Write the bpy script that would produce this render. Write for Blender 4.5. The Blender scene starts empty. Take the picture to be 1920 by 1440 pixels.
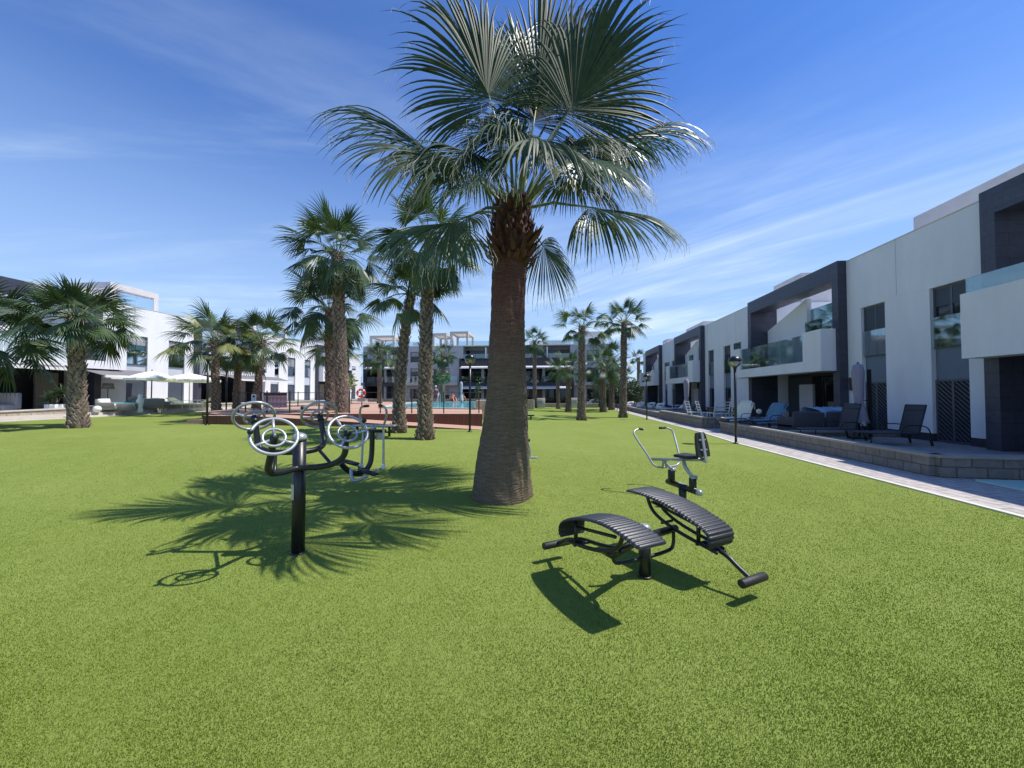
import bpy, math, random
import numpy as np
from mathutils import Vector, Matrix
R=math.radians
# ---------------------------------------------------------------- camera, world, sun
scene=bpy.context.scene
COL=scene.collection
cd=bpy.data.cameras.new('camera'); cam=bpy.data.objects.new('camera',cd); COL.objects.link(cam)
cd.sensor_width=36; cd.lens=36*721/1920; cd.clip_start=.05; cd.clip_end=2000
PITCH=math.atan(18/721)
cam.location=(0,0,1.6); cam.rotation_euler=(math.pi/2+PITCH,0,0)
scene.camera=cam
scene.view_settings.view_transform='Standard'; scene.view_settings.look='None'
scene.view_settings.exposure=0.10; scene.view_settings.gamma=1
SUN_EL=R(59.9)
w=bpy.data.worlds.new('World'); scene.world=w; w.use_nodes=True
nt=w.node_tree; nt.nodes.clear()
def N(nt,t,**k):
    n=nt.nodes.new(t)
    for a,b in k.items(): setattr(n,a,b)
    return n
out=N(nt,'ShaderNodeOutputWorld'); bg=N(nt,'ShaderNodeBackground'); bg.inputs[1].default_value=.086
sky=N(nt,'ShaderNodeTexSky',sky_type='NISHITA',sun_disc=False,sun_elevation=SUN_EL,sun_rotation=R(90),altitude=0,air_density=1.0,dust_density=.35,ozone_density=2.2)
tc=N(nt,'ShaderNodeTexCoord'); sep=N(nt,'ShaderNodeSeparateXYZ'); nt.links.new(tc.outputs['Generated'],sep.inputs[0])
def MA(nt,op,a,b=None,c=None,clamp=False):
    n=N(nt,'ShaderNodeMath',operation=op,use_clamp=clamp)
    for i,x in enumerate((a,b,c)):
        if x is None: continue
        if isinstance(x,(int,float)): n.inputs[i].default_value=x
        else: nt.links.new(x,n.inputs[i])
    return n.outputs[0]
zz=MA(nt,'ADD',MA(nt,'MAXIMUM',sep.outputs[2],0),.10)
cmb=N(nt,'ShaderNodeCombineXYZ'); nt.links.new(MA(nt,'DIVIDE',sep.outputs[0],zz),cmb.inputs[0]); nt.links.new(MA(nt,'DIVIDE',sep.outputs[1],zz),cmb.inputs[1])
def cloud(rot,scl,nscale,lo,hi,det=6,dist=.6,loc=(0,0,0)):
    m0=N(nt,'ShaderNodeMapping'); nt.links.new(cmb.outputs[0],m0.inputs[0]); m0.inputs['Rotation'].default_value=(0,0,R(rot))
    m=N(nt,'ShaderNodeMapping'); nt.links.new(m0.outputs[0],m.inputs[0]); m.inputs['Scale'].default_value=scl; m.inputs['Location'].default_value=loc
    n=N(nt,'ShaderNodeTexNoise'); n.inputs['Scale'].default_value=nscale; n.inputs['Detail'].default_value=det; n.inputs['Roughness'].default_value=.62; n.inputs['Distortion'].default_value=dist
    nt.links.new(m.outputs[0],n.inputs[0])
    r=N(nt,'ShaderNodeMapRange',interpolation_type='SMOOTHSTEP'); nt.links.new(n.outputs[0],r.inputs[0]); r.inputs[1].default_value=lo; r.inputs[2].default_value=hi
    return r.outputs[0]
cA=cloud(-8,(.30,1.25,1),.9,.42,.76,10,.9,(3.1,1.7,0))       # bands lying left to right
cB=cloud(43,(.26,1.15,1),.9,.40,.74,10,1.0,(1.3,5.2,0))      # streaks running up to the right
cC=cloud(0,(.5,.5,1),.8,.34,.60,5,.4,(2.2,4.4,0))            # patches
side=N(nt,'ShaderNodeMapRange',interpolation_type='SMOOTHSTEP'); nt.links.new(sep.outputs[0],side.inputs[0]); side.inputs[1].default_value=-.25; side.inputs[2].default_value=.25
cm=MA(nt,'ADD',MA(nt,'MULTIPLY',cA,MA(nt,'SUBTRACT',1,side.outputs[0])),MA(nt,'MULTIPLY',cB,side.outputs[0]))
cm=MA(nt,'MULTIPLY',cm,MA(nt,'ADD',MA(nt,'MULTIPLY',cC,.75),.25))
low=N(nt,'ShaderNodeMapRange'); nt.links.new(sep.outputs[2],low.inputs[0]); low.inputs[1].default_value=.66; low.inputs[2].default_value=.28; low.inputs[3].default_value=.10; low.inputs[4].default_value=1
cm=MA(nt,'MULTIPLY',MA(nt,'MULTIPLY',cm,low.outputs[0]),.95,clamp=True)
hz=N(nt,'ShaderNodeMapRange',interpolation_type='SMOOTHSTEP'); nt.links.new(sep.outputs[2],hz.inputs[0]); hz.inputs[1].default_value=.66; hz.inputs[2].default_value=0; hz.inputs[3].default_value=0; hz.inputs[4].default_value=.86
cm=MA(nt,'MAXIMUM',cm,0)
tint=N(nt,'ShaderNodeMix',data_type='RGBA',blend_type='MULTIPLY'); tint.inputs[0].default_value=1
nt.links.new(sky.outputs[0],tint.inputs[6]); tint.inputs[7].default_value=(.66,1.17,2.0,1)
mh=N(nt,'ShaderNodeMix',data_type='RGBA'); nt.links.new(hz.outputs[0],mh.inputs[0]); nt.links.new(tint.outputs[2],mh.inputs[6]); mh.inputs[7].default_value=(5.6,7.9,11.2,1)
mx=N(nt,'ShaderNodeMix',data_type='RGBA'); nt.links.new(cm,mx.inputs[0]); nt.links.new(mh.outputs[2],mx.inputs[6]); mx.inputs[7].default_value=(9.2,11.0,12.6,1)
nt.links.new(mx.outputs[2],bg.inputs[0]); nt.links.new(bg.outputs[0],out.inputs[0])
sd=bpy.data.lights.new('sun','SUN'); sd.energy=5.0; sd.angle=R(.53); sd.color=(1,.955,.88)
sun=bpy.data.objects.new('sun',sd); COL.objects.link(sun); sun.location=(30,0,40)
SD=Vector((-.58,-.02,-1)).normalized()
sun.rotation_euler=SD.to_track_quat('-Z','Y').to_euler()

# ---------------------------------------------------------------- geometry helpers
F=721.
def ray(u,v):
    x=(u-960)/F;y=(720-v)/F
    return Vector((x,math.cos(PITCH)-y*math.sin(PITCH),math.sin(PITCH)+y*math.cos(PITCH)))
def gh(X,Y):
    t=max(0.,5-X); s=min(1.,max(0.,(Y-5)/8)); s=s*s*(3-2*s)
    return .6*(1-math.exp(-.07*t))*s
def G(u,v,z=None):
    d=ray(u,v)
    if z is not None:
        t=(z-1.6)/d.z; return Vector((d.x*t,d.y*t,z))
    t=.5
    while t<300:
        if 1.6+d.z*t<gh(d.x*t,d.y*t): break
        t*=1.002
    return Vector((d.x*t,d.y*t,gh(d.x*t,d.y*t)))
def D(u,v,Y):
    d=ray(u,v); return Vector((0,0,1.6))+d*(Y/d.y)

class Fr:
    """straight facade line: s runs along it, d is the distance out of it, z is height"""
    def __init__(s,o,t,n): s.o=Vector(o+(0,)); s.t=Vector(t+(0,)); s.n=Vector(n+(0,)).normalized()
    def P(s,a,d,z): return s.o+s.t*a+s.n*d+Vector((0,0,z))
ID=Fr((0.,0.),(1.,0.),(0.,1.))
RF=Fr((10.7,0.),(.115,1.),(-1.,.115))
LF=Fr((-24.5,0.),(.085,1.),(1.,-.085))
BF=Fr((0.,52.),(1.,-.1),(-.1,-1.))

class MB:
    def __init__(s): s.v=[];s.f=[];s.m=[];s.sm=[]
    def add(s,vs,fs,mi=0,sm=False):
        b=len(s.v); s.v+= [tuple(p) for p in vs]
        for f in fs: s.f.append(tuple(b+i for i in f)); s.m.append(mi); s.sm.append(sm)
    def box(s,a0,a1,d0,d1,z0,z1,fr=ID,mi=0,z2=None,z3=None):
        if z2 is None: z2,z3=z0,z1   # z at a1 end
        P=fr.P
        s.add([P(a0,d0,z0),P(a1,d0,z2),P(a1,d1,z2),P(a0,d1,z0),P(a0,d0,z1),P(a1,d0,z3),P(a1,d1,z3),P(a0,d1,z1)],
              [(0,3,2,1),(4,5,6,7),(0,1,5,4),(1,2,6,5),(2,3,7,6),(3,0,4,7)],mi)
    def quad(s,*p,mi=0): s.add(p,[tuple(range(len(p)))],mi)
    def rbox(s,c,sx,sy,sz,rz=0,mi=0,tilt=None,bev=0):
        M=Matrix.Rotation(rz,3,'Z')
        if tilt: M=M@Matrix.Rotation(tilt[0],3,'X')@Matrix.Rotation(tilt[1],3,'Y')
        c=Vector(c); hx,hy,hz=sx/2,sy/2,sz/2
        if bev<=0:
            vs=[c+M@Vector((x*hx,y*hy,z*hz)) for z in(-1,1) for y in(-1,1) for x in(-1,1)]
            s.add(vs,[(0,2,3,1),(4,5,7,6),(0,1,5,4),(1,3,7,5),(3,2,6,7),(2,0,4,6)],mi); return
        # rounded: stack of rounded-rectangle outlines
        rings=[]; b=bev
        for zz_,ins in ((-hz,b),(-hz+b*.3,b*.3),(-hz+b,0),(hz-b,0),(hz-b*.3,b*.3),(hz,b)):
            r=[]
            ex,ey=hx-ins,hy-ins; cr=max(b*1.0-ins*.3,.002)
            for qx,qy,a0 in((1,1,0),(-1,1,90),(-1,-1,180),(1,-1,270)):
                for k in range(4):
                    a=R(a0+30*k); r.append(c+M@Vector((qx*(ex-cr)+cr*math.cos(a),qy*(ey-cr)+cr*math.sin(a),zz_)))
            rings.append(r)
        n=16; vs=[p for r in rings for p in r]; fs=[]
        for i in range(len(rings)-1):
            for j in range(n): fs.append((i*n+j,i*n+(j+1)%n,(i+1)*n+(j+1)%n,(i+1)*n+j))
        fs.append(tuple(reversed(range(n)))); fs.append(tuple((len(rings)-1)*n+j for j in range(n)))
        s.add(vs,fs,mi,True)
    def tube(s,pts,r,seg=10,mi=0,cap=True,smooth_path=0):
        pts=[Vector(p) for p in pts]
        rr=list(r) if isinstance(r,(list,tuple)) else [r]*len(pts)
        for _ in range(smooth_path):
            q=[pts[0]];qr=[rr[0]]
            for i in range(len(pts)-1):
                q+=[pts[i]*.75+pts[i+1]*.25,pts[i]*.25+pts[i+1]*.75]; qr+=[rr[i]*.75+rr[i+1]*.25,rr[i]*.25+rr[i+1]*.75]
            q.append(pts[-1]);qr.append(rr[-1]); pts,rr=q,qr
        n=len(pts); vs=[]; fs=[]
        t0=(pts[1]-pts[0]).normalized(); up=Vector((0,0,1)) if abs(t0.z)<.9 else Vector((1,0,0))
        nx=t0.cross(up).normalized()
        for i in range(n):
            t=((pts[min(i+1,n-1)]-pts[max(i-1,0)])).normalized()
            nx=(nx-t*nx.dot(t)).normalized(); ny=t.cross(nx)
            for j in range(seg):
                a=2*math.pi*j/seg; vs.append(pts[i]+(nx*math.cos(a)+ny*math.sin(a))*rr[i])
        for i in range(n-1):
            for j in range(seg): fs.append((i*seg+j,i*seg+(j+1)%seg,(i+1)*seg+(j+1)%seg,(i+1)*seg+j))
        s.add(vs,fs,mi,True)
        if cap:
            b=len(s.v)-n*seg
            s.f.append(tuple(b+j for j in reversed(range(seg)))); s.f.append(tuple(b+(n-1)*seg+j for j in range(seg))); s.m+=[mi,mi]; s.sm+=[False,False]
    def ring(s,c,nrm,Rr,r,seg=40,ms=8,mi=0,a0=0,a1=360):
        c=Vector(c);nrm=Vector(nrm).normalized(); x=nrm.cross(Vector((0,0,1))); x=x.normalized() if x.length>.01 else Vector((1,0,0)); y=nrm.cross(x)
        vs=[];fs=[]
        for i in range(seg):
            a=2*math.pi*i/seg; d=x*math.cos(a)+y*math.sin(a)
            for j in range(ms):
                b=2*math.pi*j/ms; vs.append(c+d*(Rr+r*math.cos(b))+nrm*r*math.sin(b))
        for i in range(seg):
            for j in range(ms): fs.append((i*ms+j,((i+1)%seg)*ms+j,((i+1)%seg)*ms+(j+1)%ms,i*ms+(j+1)%ms))
        s.add(vs,fs,mi,True)
    def lathe(s,c,prof,seg=20,mi=0,axis=None,jit=0,rnd=None):
        c=Vector(c); Z=Vector(axis).normalized() if axis else Vector((0,0,1))
        X=Z.orthogonal().normalized(); Y=Z.cross(X); vs=[];fs=[]
        for r,z in prof:
            for j in range(seg):
                a=2*math.pi*j/seg; q=r*(1+(rnd.uniform(-jit,jit) if jit else 0))
                vs.append(c+X*math.cos(a)*q+Y*math.sin(a)*q+Z*z)
        for i in range(len(prof)-1):
            for j in range(seg): fs.append((i*seg+j,i*seg+(j+1)%seg,(i+1)*seg+(j+1)%seg,(i+1)*seg+j))
        fs.append(tuple(reversed(range(seg)))); fs.append(tuple((len(prof)-1)*seg+j for j in range(seg)))
        s.add(vs,fs,mi,True)
    def ball(s,c,r,seg=16,mi=0,z0=-90,z1=90,sq=1):
        n=10; s.lathe(c,[(max(r*math.cos(R(z0+(z1-z0)*i/n)),.0005),r*sq*math.sin(R(z0+(z1-z0)*i/n))) for i in range(n+1)],seg,mi)
    def build(s,name,mats,parent=None,label=None):
        me=bpy.data.meshes.new(name); me.from_pydata(s.v,[],s.f)
        if not isinstance(mats,(list,tuple)): mats=[mats]
        for m in mats: me.materials.append(m)
        me.polygons.foreach_set('material_index',s.m); me.polygons.foreach_set('use_smooth',s.sm); me.update()
        o=bpy.data.objects.new(name,me); COL.objects.link(o)
        if parent: o.parent=parent; o.matrix_parent_inverse=pinv(parent)
        if label: o['label']=label
        return o
def pinv(p):
    if p.type=='EMPTY': return Matrix.LocRotScale(p.location,p.rotation_euler,p.scale).inverted()
    return Matrix.Identity(4)
def one(fn,*a,**k):
    m=MB(); getattr(m,fn)(*a,**k); return m
def thing(name,label,cat,loc=(0,0,0),group=None):
    o=bpy.data.objects.new(name,None); COL.objects.link(o); o.location=Vector(loc); o.empty_display_size=.2
    o['label']=label; o['category']=cat
    if group:o['group']=group
    return o
def tag(o,label,cat,group=None):
    o['label']=label;o['category']=cat
    if group:o['group']=group
    return o
def struct(o,kind='structure'): o['kind']=kind; return o
def copy_tree(o,parent=None):
    c=o.copy(); COL.objects.link(c)
    if parent: c.parent=parent; c.matrix_parent_inverse=o.matrix_parent_inverse
    for ch in o.children: copy_tree(ch,c)
    return c
def place(proto,first,loc,rz=0,label=None,group=None,scale=None):
    o=proto if first else copy_tree(proto)
    o.location=Vector(loc); o.rotation_euler=(0,0,rz)
    if scale: o.scale=(scale,)*3
    if label:o['label']=label
    if group:o['group']=group
    return o

# ---------------------------------------------------------------- materials
def mat(name,col,rough=.6,metal=0,var=0,vs=8,bump=0,bs=60,col2=None,stretch=(1,1,1),spec=.5,coord='Object',transl=0):
    m=bpy.data.materials.new(name); m.use_nodes=True; t=m.node_tree; p=t.nodes['Principled BSDF']
    p.inputs['Base Color'].default_value=(*col,1); p.inputs['Roughness'].default_value=rough; p.inputs['Metallic'].default_value=metal; p.inputs['Specular IOR Level'].default_value=spec
    c=N(t,'ShaderNodeTexCoord'); mp=N(t,'ShaderNodeMapping'); mp.inputs['Scale'].default_value=stretch; t.links.new(c.outputs[coord],mp.inputs[0])
    if var or col2:
        n=N(t,'ShaderNodeTexNoise'); n.inputs['Scale'].default_value=vs; n.inputs['Detail'].default_value=6; n.inputs['Roughness'].default_value=.62; t.links.new(mp.outputs[0],n.inputs[0])
        r=N(t,'ShaderNodeMapRange'); r.inputs[1].default_value=.32; r.inputs[2].default_value=.68; t.links.new(n.outputs[0],r.inputs[0])
        x=N(t,'ShaderNodeMix',data_type='RGBA'); t.links.new(r.outputs[0],x.inputs[0])
        a=[max(0,q*(1-var)) for q in col]; b=list(col2) if col2 else [q*(1+var) for q in col]
        if col2: a=list(col)
        x.inputs[6].default_value=(*a,1); x.inputs[7].default_value=(*b,1); t.links.new(x.outputs[2],p.inputs['Base Color'])
        q=N(t,'ShaderNodeMapRange'); q.inputs[3].default_value=max(0,rough-.08); q.inputs[4].default_value=min(1,rough+.08); t.links.new(n.outputs[0],q.inputs[0]); t.links.new(q.outputs[0],p.inputs['Roughness'])
    if bump:
        n2=N(t,'ShaderNodeTexNoise'); n2.inputs['Scale'].default_value=bs; n2.inputs['Detail'].default_value=4; t.links.new(mp.outputs[0],n2.inputs[0])
        b=N(t,'ShaderNodeBump'); b.inputs['Strength'].default_value=bump; b.inputs['Distance'].default_value=.02; t.links.new(n2.outputs[0],b.inputs['Height']); t.links.new(b.outputs[0],p.inputs['Normal'])
    if transl:
        o=t.nodes['Material Output']; tr=N(t,'ShaderNodeBsdfTranslucent'); tr.inputs[0].default_value=(col[0]*1.6,col[1]*1.8,col[2]*.8,1)
        ms=N(t,'ShaderNodeMixShader'); ms.inputs[0].default_value=transl; t.links.new(p.outputs[0],ms.inputs[1]); t.links.new(tr.outputs[0],ms.inputs[2]); t.links.new(ms.outputs[0],o.inputs[0])
    return m
def glass(name,tint,mixf=.25,rough=.03):
    m=bpy.data.materials.new(name); m.use_nodes=True; t=m.node_tree; t.nodes.clear()
    o=N(t,'ShaderNodeOutputMaterial'); tr=N(t,'ShaderNodeBsdfTransparent'); tr.inputs[0].default_value=(*tint,1)
    g=N(t,'ShaderNodeBsdfGlossy'); g.inputs['Roughness'].default_value=rough; g.inputs[0].default_value=(.95,1,1,1)
    lw=N(t,'ShaderNodeLayerWeight'); lw.inputs[0].default_value=.35
    mm=MA(t,'ADD',MA(t,'MULTIPLY',lw.outputs[0],.7),mixf,clamp=True)
    ms=N(t,'ShaderNodeMixShader'); t.links.new(mm,ms.inputs[0]); t.links.new(tr.outputs[0],ms.inputs[1]); t.links.new(g.outputs[0],ms.inputs[2]); t.links.new(ms.outputs[0],o.inputs[0])
    return m
def brick(name,c1,c2,mort,sc,bw=.5,rh=.25,ms=.02,bump=.3,offs=.5,rough=.8,coord='Object',rot=(0,0,0),use='xz'):
    m=bpy.data.materials.new(name); m.use_nodes=True; t=m.node_tree; p=t.nodes['Principled BSDF']; p.inputs['Roughness'].default_value=rough
    c=N(t,'ShaderNodeTexCoord'); s=N(t,'ShaderNodeSeparateXYZ'); t.links.new(c.outputs[coord],s.inputs[0]); k=N(t,'ShaderNodeCombineXYZ')
    if use=='xz':
        t.links.new(MA(t,'ADD',s.outputs[0],s.outputs[1]),k.inputs[0]); t.links.new(s.outputs[2],k.inputs[1])
    else:
        t.links.new(s.outputs[1],k.inputs[0]); t.links.new(s.outputs[0],k.inputs[1])
    b=N(t,'ShaderNodeTexBrick'); b.offset=offs; b.inputs['Scale'].default_value=sc; b.inputs['Brick Width'].default_value=bw; b.inputs['Row Height'].default_value=rh; b.inputs['Mortar Size'].default_value=ms; b.inputs['Mortar Smooth'].default_value=.3
    b.inputs['Color1'].default_value=(*c1,1); b.inputs['Color2'].default_value=(*c2,1); b.inputs['Mortar'].default_value=(*mort,1); t.links.new(k.outputs[0],b.inputs[0])
    n=N(t,'ShaderNodeTexNoise'); n.inputs['Scale'].default_value=7; n.inputs['Detail'].default_value=8; n.inputs['Roughness'].default_value=.7; t.links.new(c.outputs[coord],n.inputs[0])
    x=N(t,'ShaderNodeMix',data_type='RGBA',blend_type='MULTIPLY'); x.inputs[0].default_value=1; t.links.new(b.outputs[0],x.inputs[6])
    r=N(t,'ShaderNodeMapRange'); r.inputs[1].default_value=.3; r.inputs[2].default_value=.7; r.inputs[3].default_value=.72; r.inputs[4].default_value=1.15; t.links.new(n.outputs[0],r.inputs[0]); t.links.new(r.outputs[0],x.inputs[7]); t.links.new(x.outputs[2],p.inputs['Base Color'])
    bu=N(t,'ShaderNodeBump'); bu.inputs['Strength'].default_value=bump; bu.inputs['Distance'].default_value=.02
    hh=MA(t,'ADD',MA(t,'MULTIPLY',b.outputs['Fac'],-1),MA(t,'MULTIPLY',n.outputs[0],.6)); t.links.new(hh,bu.inputs['Height']); t.links.new(bu.outputs[0],p.inputs['Normal'])
    return m
def planks(name,c1,c2,width,axis=0,rough=.6,bump=.5):
    m=bpy.data.materials.new(name); m.use_nodes=True; t=m.node_tree; p=t.nodes['Principled BSDF']; p.inputs['Roughness'].default_value=rough
    c=N(t,'ShaderNodeTexCoord'); s=N(t,'ShaderNodeSeparateXYZ'); t.links.new(c.outputs['Object'],s.inputs[0])
    q=MA(t,'DIVIDE',s.outputs[axis],width); fr_=MA(t,'FRACT',q); fl=MA(t,'FLOOR',q)
    wn=N(t,'ShaderNodeTexWhiteNoise',noise_dimensions='1D'); t.links.new(fl,wn.inputs['W'])
    n=N(t,'ShaderNodeTexNoise'); n.inputs['Scale'].default_value=9; n.inputs['Detail'].default_value=6; t.links.new(c.outputs['Object'],n.inputs[0])
    x=N(t,'ShaderNodeMix',data_type='RGBA'); t.links.new(MA(t,'ADD',MA(t,'MULTIPLY',wn.outputs[0],.6),MA(t,'MULTIPLY',n.outputs[0],.4)),x.inputs[0]); x.inputs[6].default_value=(*c1,1); x.inputs[7].default_value=(*c2,1)
    gap=MA(t,'LESS_THAN',MA(t,'ABSOLUTE',MA(t,'SUBTRACT',fr_,.5)),.46)
    y=N(t,'ShaderNodeMix',data_type='RGBA'); t.links.new(gap,y.inputs[0]); y.inputs[6].default_value=(c1[0]*.25,c1[1]*.25,c1[2]*.25,1); t.links.new(x.outputs[2],y.inputs[7]); t.links.new(y.outputs[2],p.inputs['Base Color'])
    bu=N(t,'ShaderNodeBump'); bu.inputs['Strength'].default_value=bump; bu.inputs['Distance'].default_value=.01; t.links.new(gap,bu.inputs['Height']); t.links.new(bu.outputs[0],p.inputs['Normal'])
    return m
M={}
M['white']=mat('white_render',(.75,.745,.76),.85,var=.045,vs=2.2,bump=.25,bs=90,stretch=(1,1,.3))
M['white2']=mat('roof_render',(.66,.62,.60),.85,var=.06,vs=1.5,bump=.2,bs=90)
M['spandrel']=mat('grey_render_shaded',(.15,.185,.235),.8,var=.05,vs=3,bump=.15)  # grey spandrel paint with the right row's recess shade darkened into it
M['darkframe']=brick('dark_tile',(.055,.058,.085),(.045,.048,.072),(.02,.022,.03),1,.9,.3,.006,.15,rough=.45)
M['plinth']=mat('dark_plinth',(.035,.035,.045),.5,var=.2)
M['shutter']=planks('roller_shutter',(.045,.055,.075),(.05,.06,.08),.055,2,.5,.6)
M['shutter_l']=planks('light_shutter',(.30,.31,.33),(.33,.34,.36),.06,2,.5,.5)
M['dark']=mat('dark_room',(.02,.022,.03),.7)
M['room']=mat('room_wall',(.22,.20,.17),.8,var=.1)
M['winglass']=mat('window_glass',(.010,.016,.024),.05,spec=.55)
M['winglass_l']=mat('window_glass_teal',(.035,.10,.12),.06,spec=.9,var=.1,vs=.6)
M['slate']=mat('slate_shutter',(.07,.085,.11),.35,var=.1,vs=2)
M['glass']=glass('balustrade_glass',(.76,.84,.86),.06)
M['tealglass']=glass('teal_glass',(.45,.62,.65),.12)
M['alu']=mat('grey_aluminium',(.10,.11,.13),.4,.3)
M['beige']=mat('beige_render',(.55,.50,.44),.85,var=.06,vs=2)
M['brownclad']=planks('brown_cladding',(.035,.030,.038),(.042,.036,.045),.18,2,.6,.4)
M['lgrey']=mat('light_grey_render',(.42,.42,.45),.85,var=.05,vs=1.5,bump=.15)
M['awning']=mat('grey_awning',(.17,.16,.17),.9,var=.08,vs=3)
M['awning_w']=mat('white_awning',(.60,.58,.58),.9)
M['whitepaint']=mat('white_paint',(.8,.8,.8),.4)
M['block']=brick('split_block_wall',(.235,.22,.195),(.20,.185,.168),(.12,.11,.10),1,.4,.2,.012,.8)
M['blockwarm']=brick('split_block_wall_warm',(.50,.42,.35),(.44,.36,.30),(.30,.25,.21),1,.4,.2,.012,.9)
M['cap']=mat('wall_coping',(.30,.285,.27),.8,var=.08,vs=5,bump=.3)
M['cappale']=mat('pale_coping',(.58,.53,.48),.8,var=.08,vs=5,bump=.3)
M['paver']=brick('path_pavers',(.52,.47,.44),(.44,.40,.375),(.22,.20,.19),1,.4,.2,.014,.25,use='yx')
M['kerb']=mat('kerb_stone',(.62,.60,.50),.85,var=.08,vs=6)
M['terrace']=brick('terrace_tiles',(.30,.28,.28),(.26,.25,.25),(.15,.15,.15),1,.6,.3,.01,.2,use='yx')
M['deck']=planks('deck_boards',(.50,.30,.205),(.57,.35,.245),.15,1,.7,.3)
M['deckside']=planks('deck_side_boards',(.115,.040,.022),(.15,.055,.03),.13,0,.6,.7)
M['stone']=mat('stone_wall',(.42,.35,.26),.9,var=.3,vs=4,bump=.7,bs=12)
M['black']=mat('black_powder_coat',(.012,.014,.016),.36,var=.15,vs=20)
M['rubber']=mat('black_rubber',(.018,.018,.018),.55,bump=.2,bs=200)
M['board']=mat('black_moulded_board',(.022,.024,.028),.42,var=.15,vs=15,bump=.08,bs=120)
M['silver']=mat('silver_paint',(.40,.42,.44),.32,.35,var=.05,vs=10)
M['metal']=mat('dark_lamp_metal',(.012,.012,.014),.3)
M['fence']=mat('fence_metal',(.06,.05,.045),.6,var=.2)
M['trunk']=None
M['plastic_w']=mat('white_plastic',(.78,.78,.76),.45)
M['wicker']=mat('grey_wicker',(.22,.21,.19),.9,var=.3,vs=60,bump=.6,bs=90)
M['cushion']=mat('white_cushion',(.74,.74,.74),.95,bump=.2,bs=40)
M['sofa']=mat('charcoal_fabric',(.06,.06,.072),.95,var=.15,vs=30,bump=.2)
M['sling']=mat('charcoal_sling',(.05,.052,.065),.8,bump=.2,bs=250)
M['towel_b']=mat('blue_towel',(.10,.19,.27),.95,col2=(.16,.27,.36),vs=14,bump=.8,bs=70)
M['towel_w']=mat('cream_towel',(.78,.75,.62),.95,var=.06,vs=12,bump=.8,bs=70)
M['turq']=mat('turquoise_towel',(.10,.50,.55),.95,bump=.4)
M['umb']=mat('lilac_grey_canvas',(.34,.32,.40),.9,var=.06,vs=20)
M['umbw']=mat('white_canvas',(.78,.78,.80),.9,var=.03,transl=.2)
M['bluepl']=mat('blue_plastic',(.03,.10,.55),.4)
M['red']=mat('red_plastic',(.62,.06,.04),.45)
M['signpink']=mat('sign_faded',(.72,.42,.42),.6,var=.05)
M['signdk']=mat('sign_dark',(.07,.04,.05),.6)
M['water']=None
M['poolwall']=mat('pool_tile',(.10,.55,.62),.3,var=.08,vs=8)
M['skin']=mat('skin',(.50,.26,.17),.5)
M['cloth_n']=mat('navy_cloth',(.05,.06,.12),.9)
M['cloth_r']=mat('red_cloth',(.30,.03,.05),.9)
M['hair']=mat('dark_hair',(.03,.02,.015),.8)
M['greyhair']=mat('pale_hat',(.6,.6,.62),.8)
M['leafA']=mat('palm_leaf',(.062,.105,.040),.42,col2=(.095,.145,.060),vs=5,transl=.16)
M['leafB']=mat('palm_leaf_dark',(.040,.075,.034),.42,col2=(.065,.11,.048),vs=5,transl=.12)
M['leafY']=mat('palm_leaf_yellow',(.22,.24,.06),.5,col2=(.30,.30,.09),vs=5,transl=.25)
M['leafH']=mat('palm_leaf_large',(.026,.050,.022),.52,col2=(.052,.086,.034),vs=9,transl=.08,spec=.16)
M['petiole']=mat('petiole',(.13,.17,.06),.45,var=.2,vs=6)
M['fibre']=mat('pale_leaf_fibre',(.62,.60,.50),.6)
M['boot']=mat('leaf_base_brown',(.085,.032,.028),.85,col2=(.17,.075,.055),vs=14,bump=.5)
M['boot2']=mat('leaf_base_dark',(.060,.026,.024),.9,col2=(.12,.060,.048),vs=10,bump=.5)
M['bootg']=mat('leaf_base_grey',(.13,.095,.075),.9,col2=(.34,.27,.21),vs=9,bump=.5)
M['bark']=mat('palm_bark_dark',(.085,.060,.045),.9,col2=(.16,.12,.09),vs=12,bump=.8,bs=25)
M['bush']=mat('oleander_leaf',(.05,.09,.035),.5,col2=(.10,.15,.06),vs=6,transl=.15)
M['bushl']=mat('pale_shrub_leaf',(.12,.17,.08),.5,col2=(.20,.25,.13),vs=6,transl=.15)
M['flower']=mat('pale_flower',(.75,.65,.62),.8)
M['earth']=mat('earth',(.12,.09,.06),.95,var=.3)
M['wood']=mat('oak_board',(.42,.30,.17),.6,var=.2,vs=6)
M['mint']=mat('mint_pool_cover',(.40,.62,.56),.5)
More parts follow.
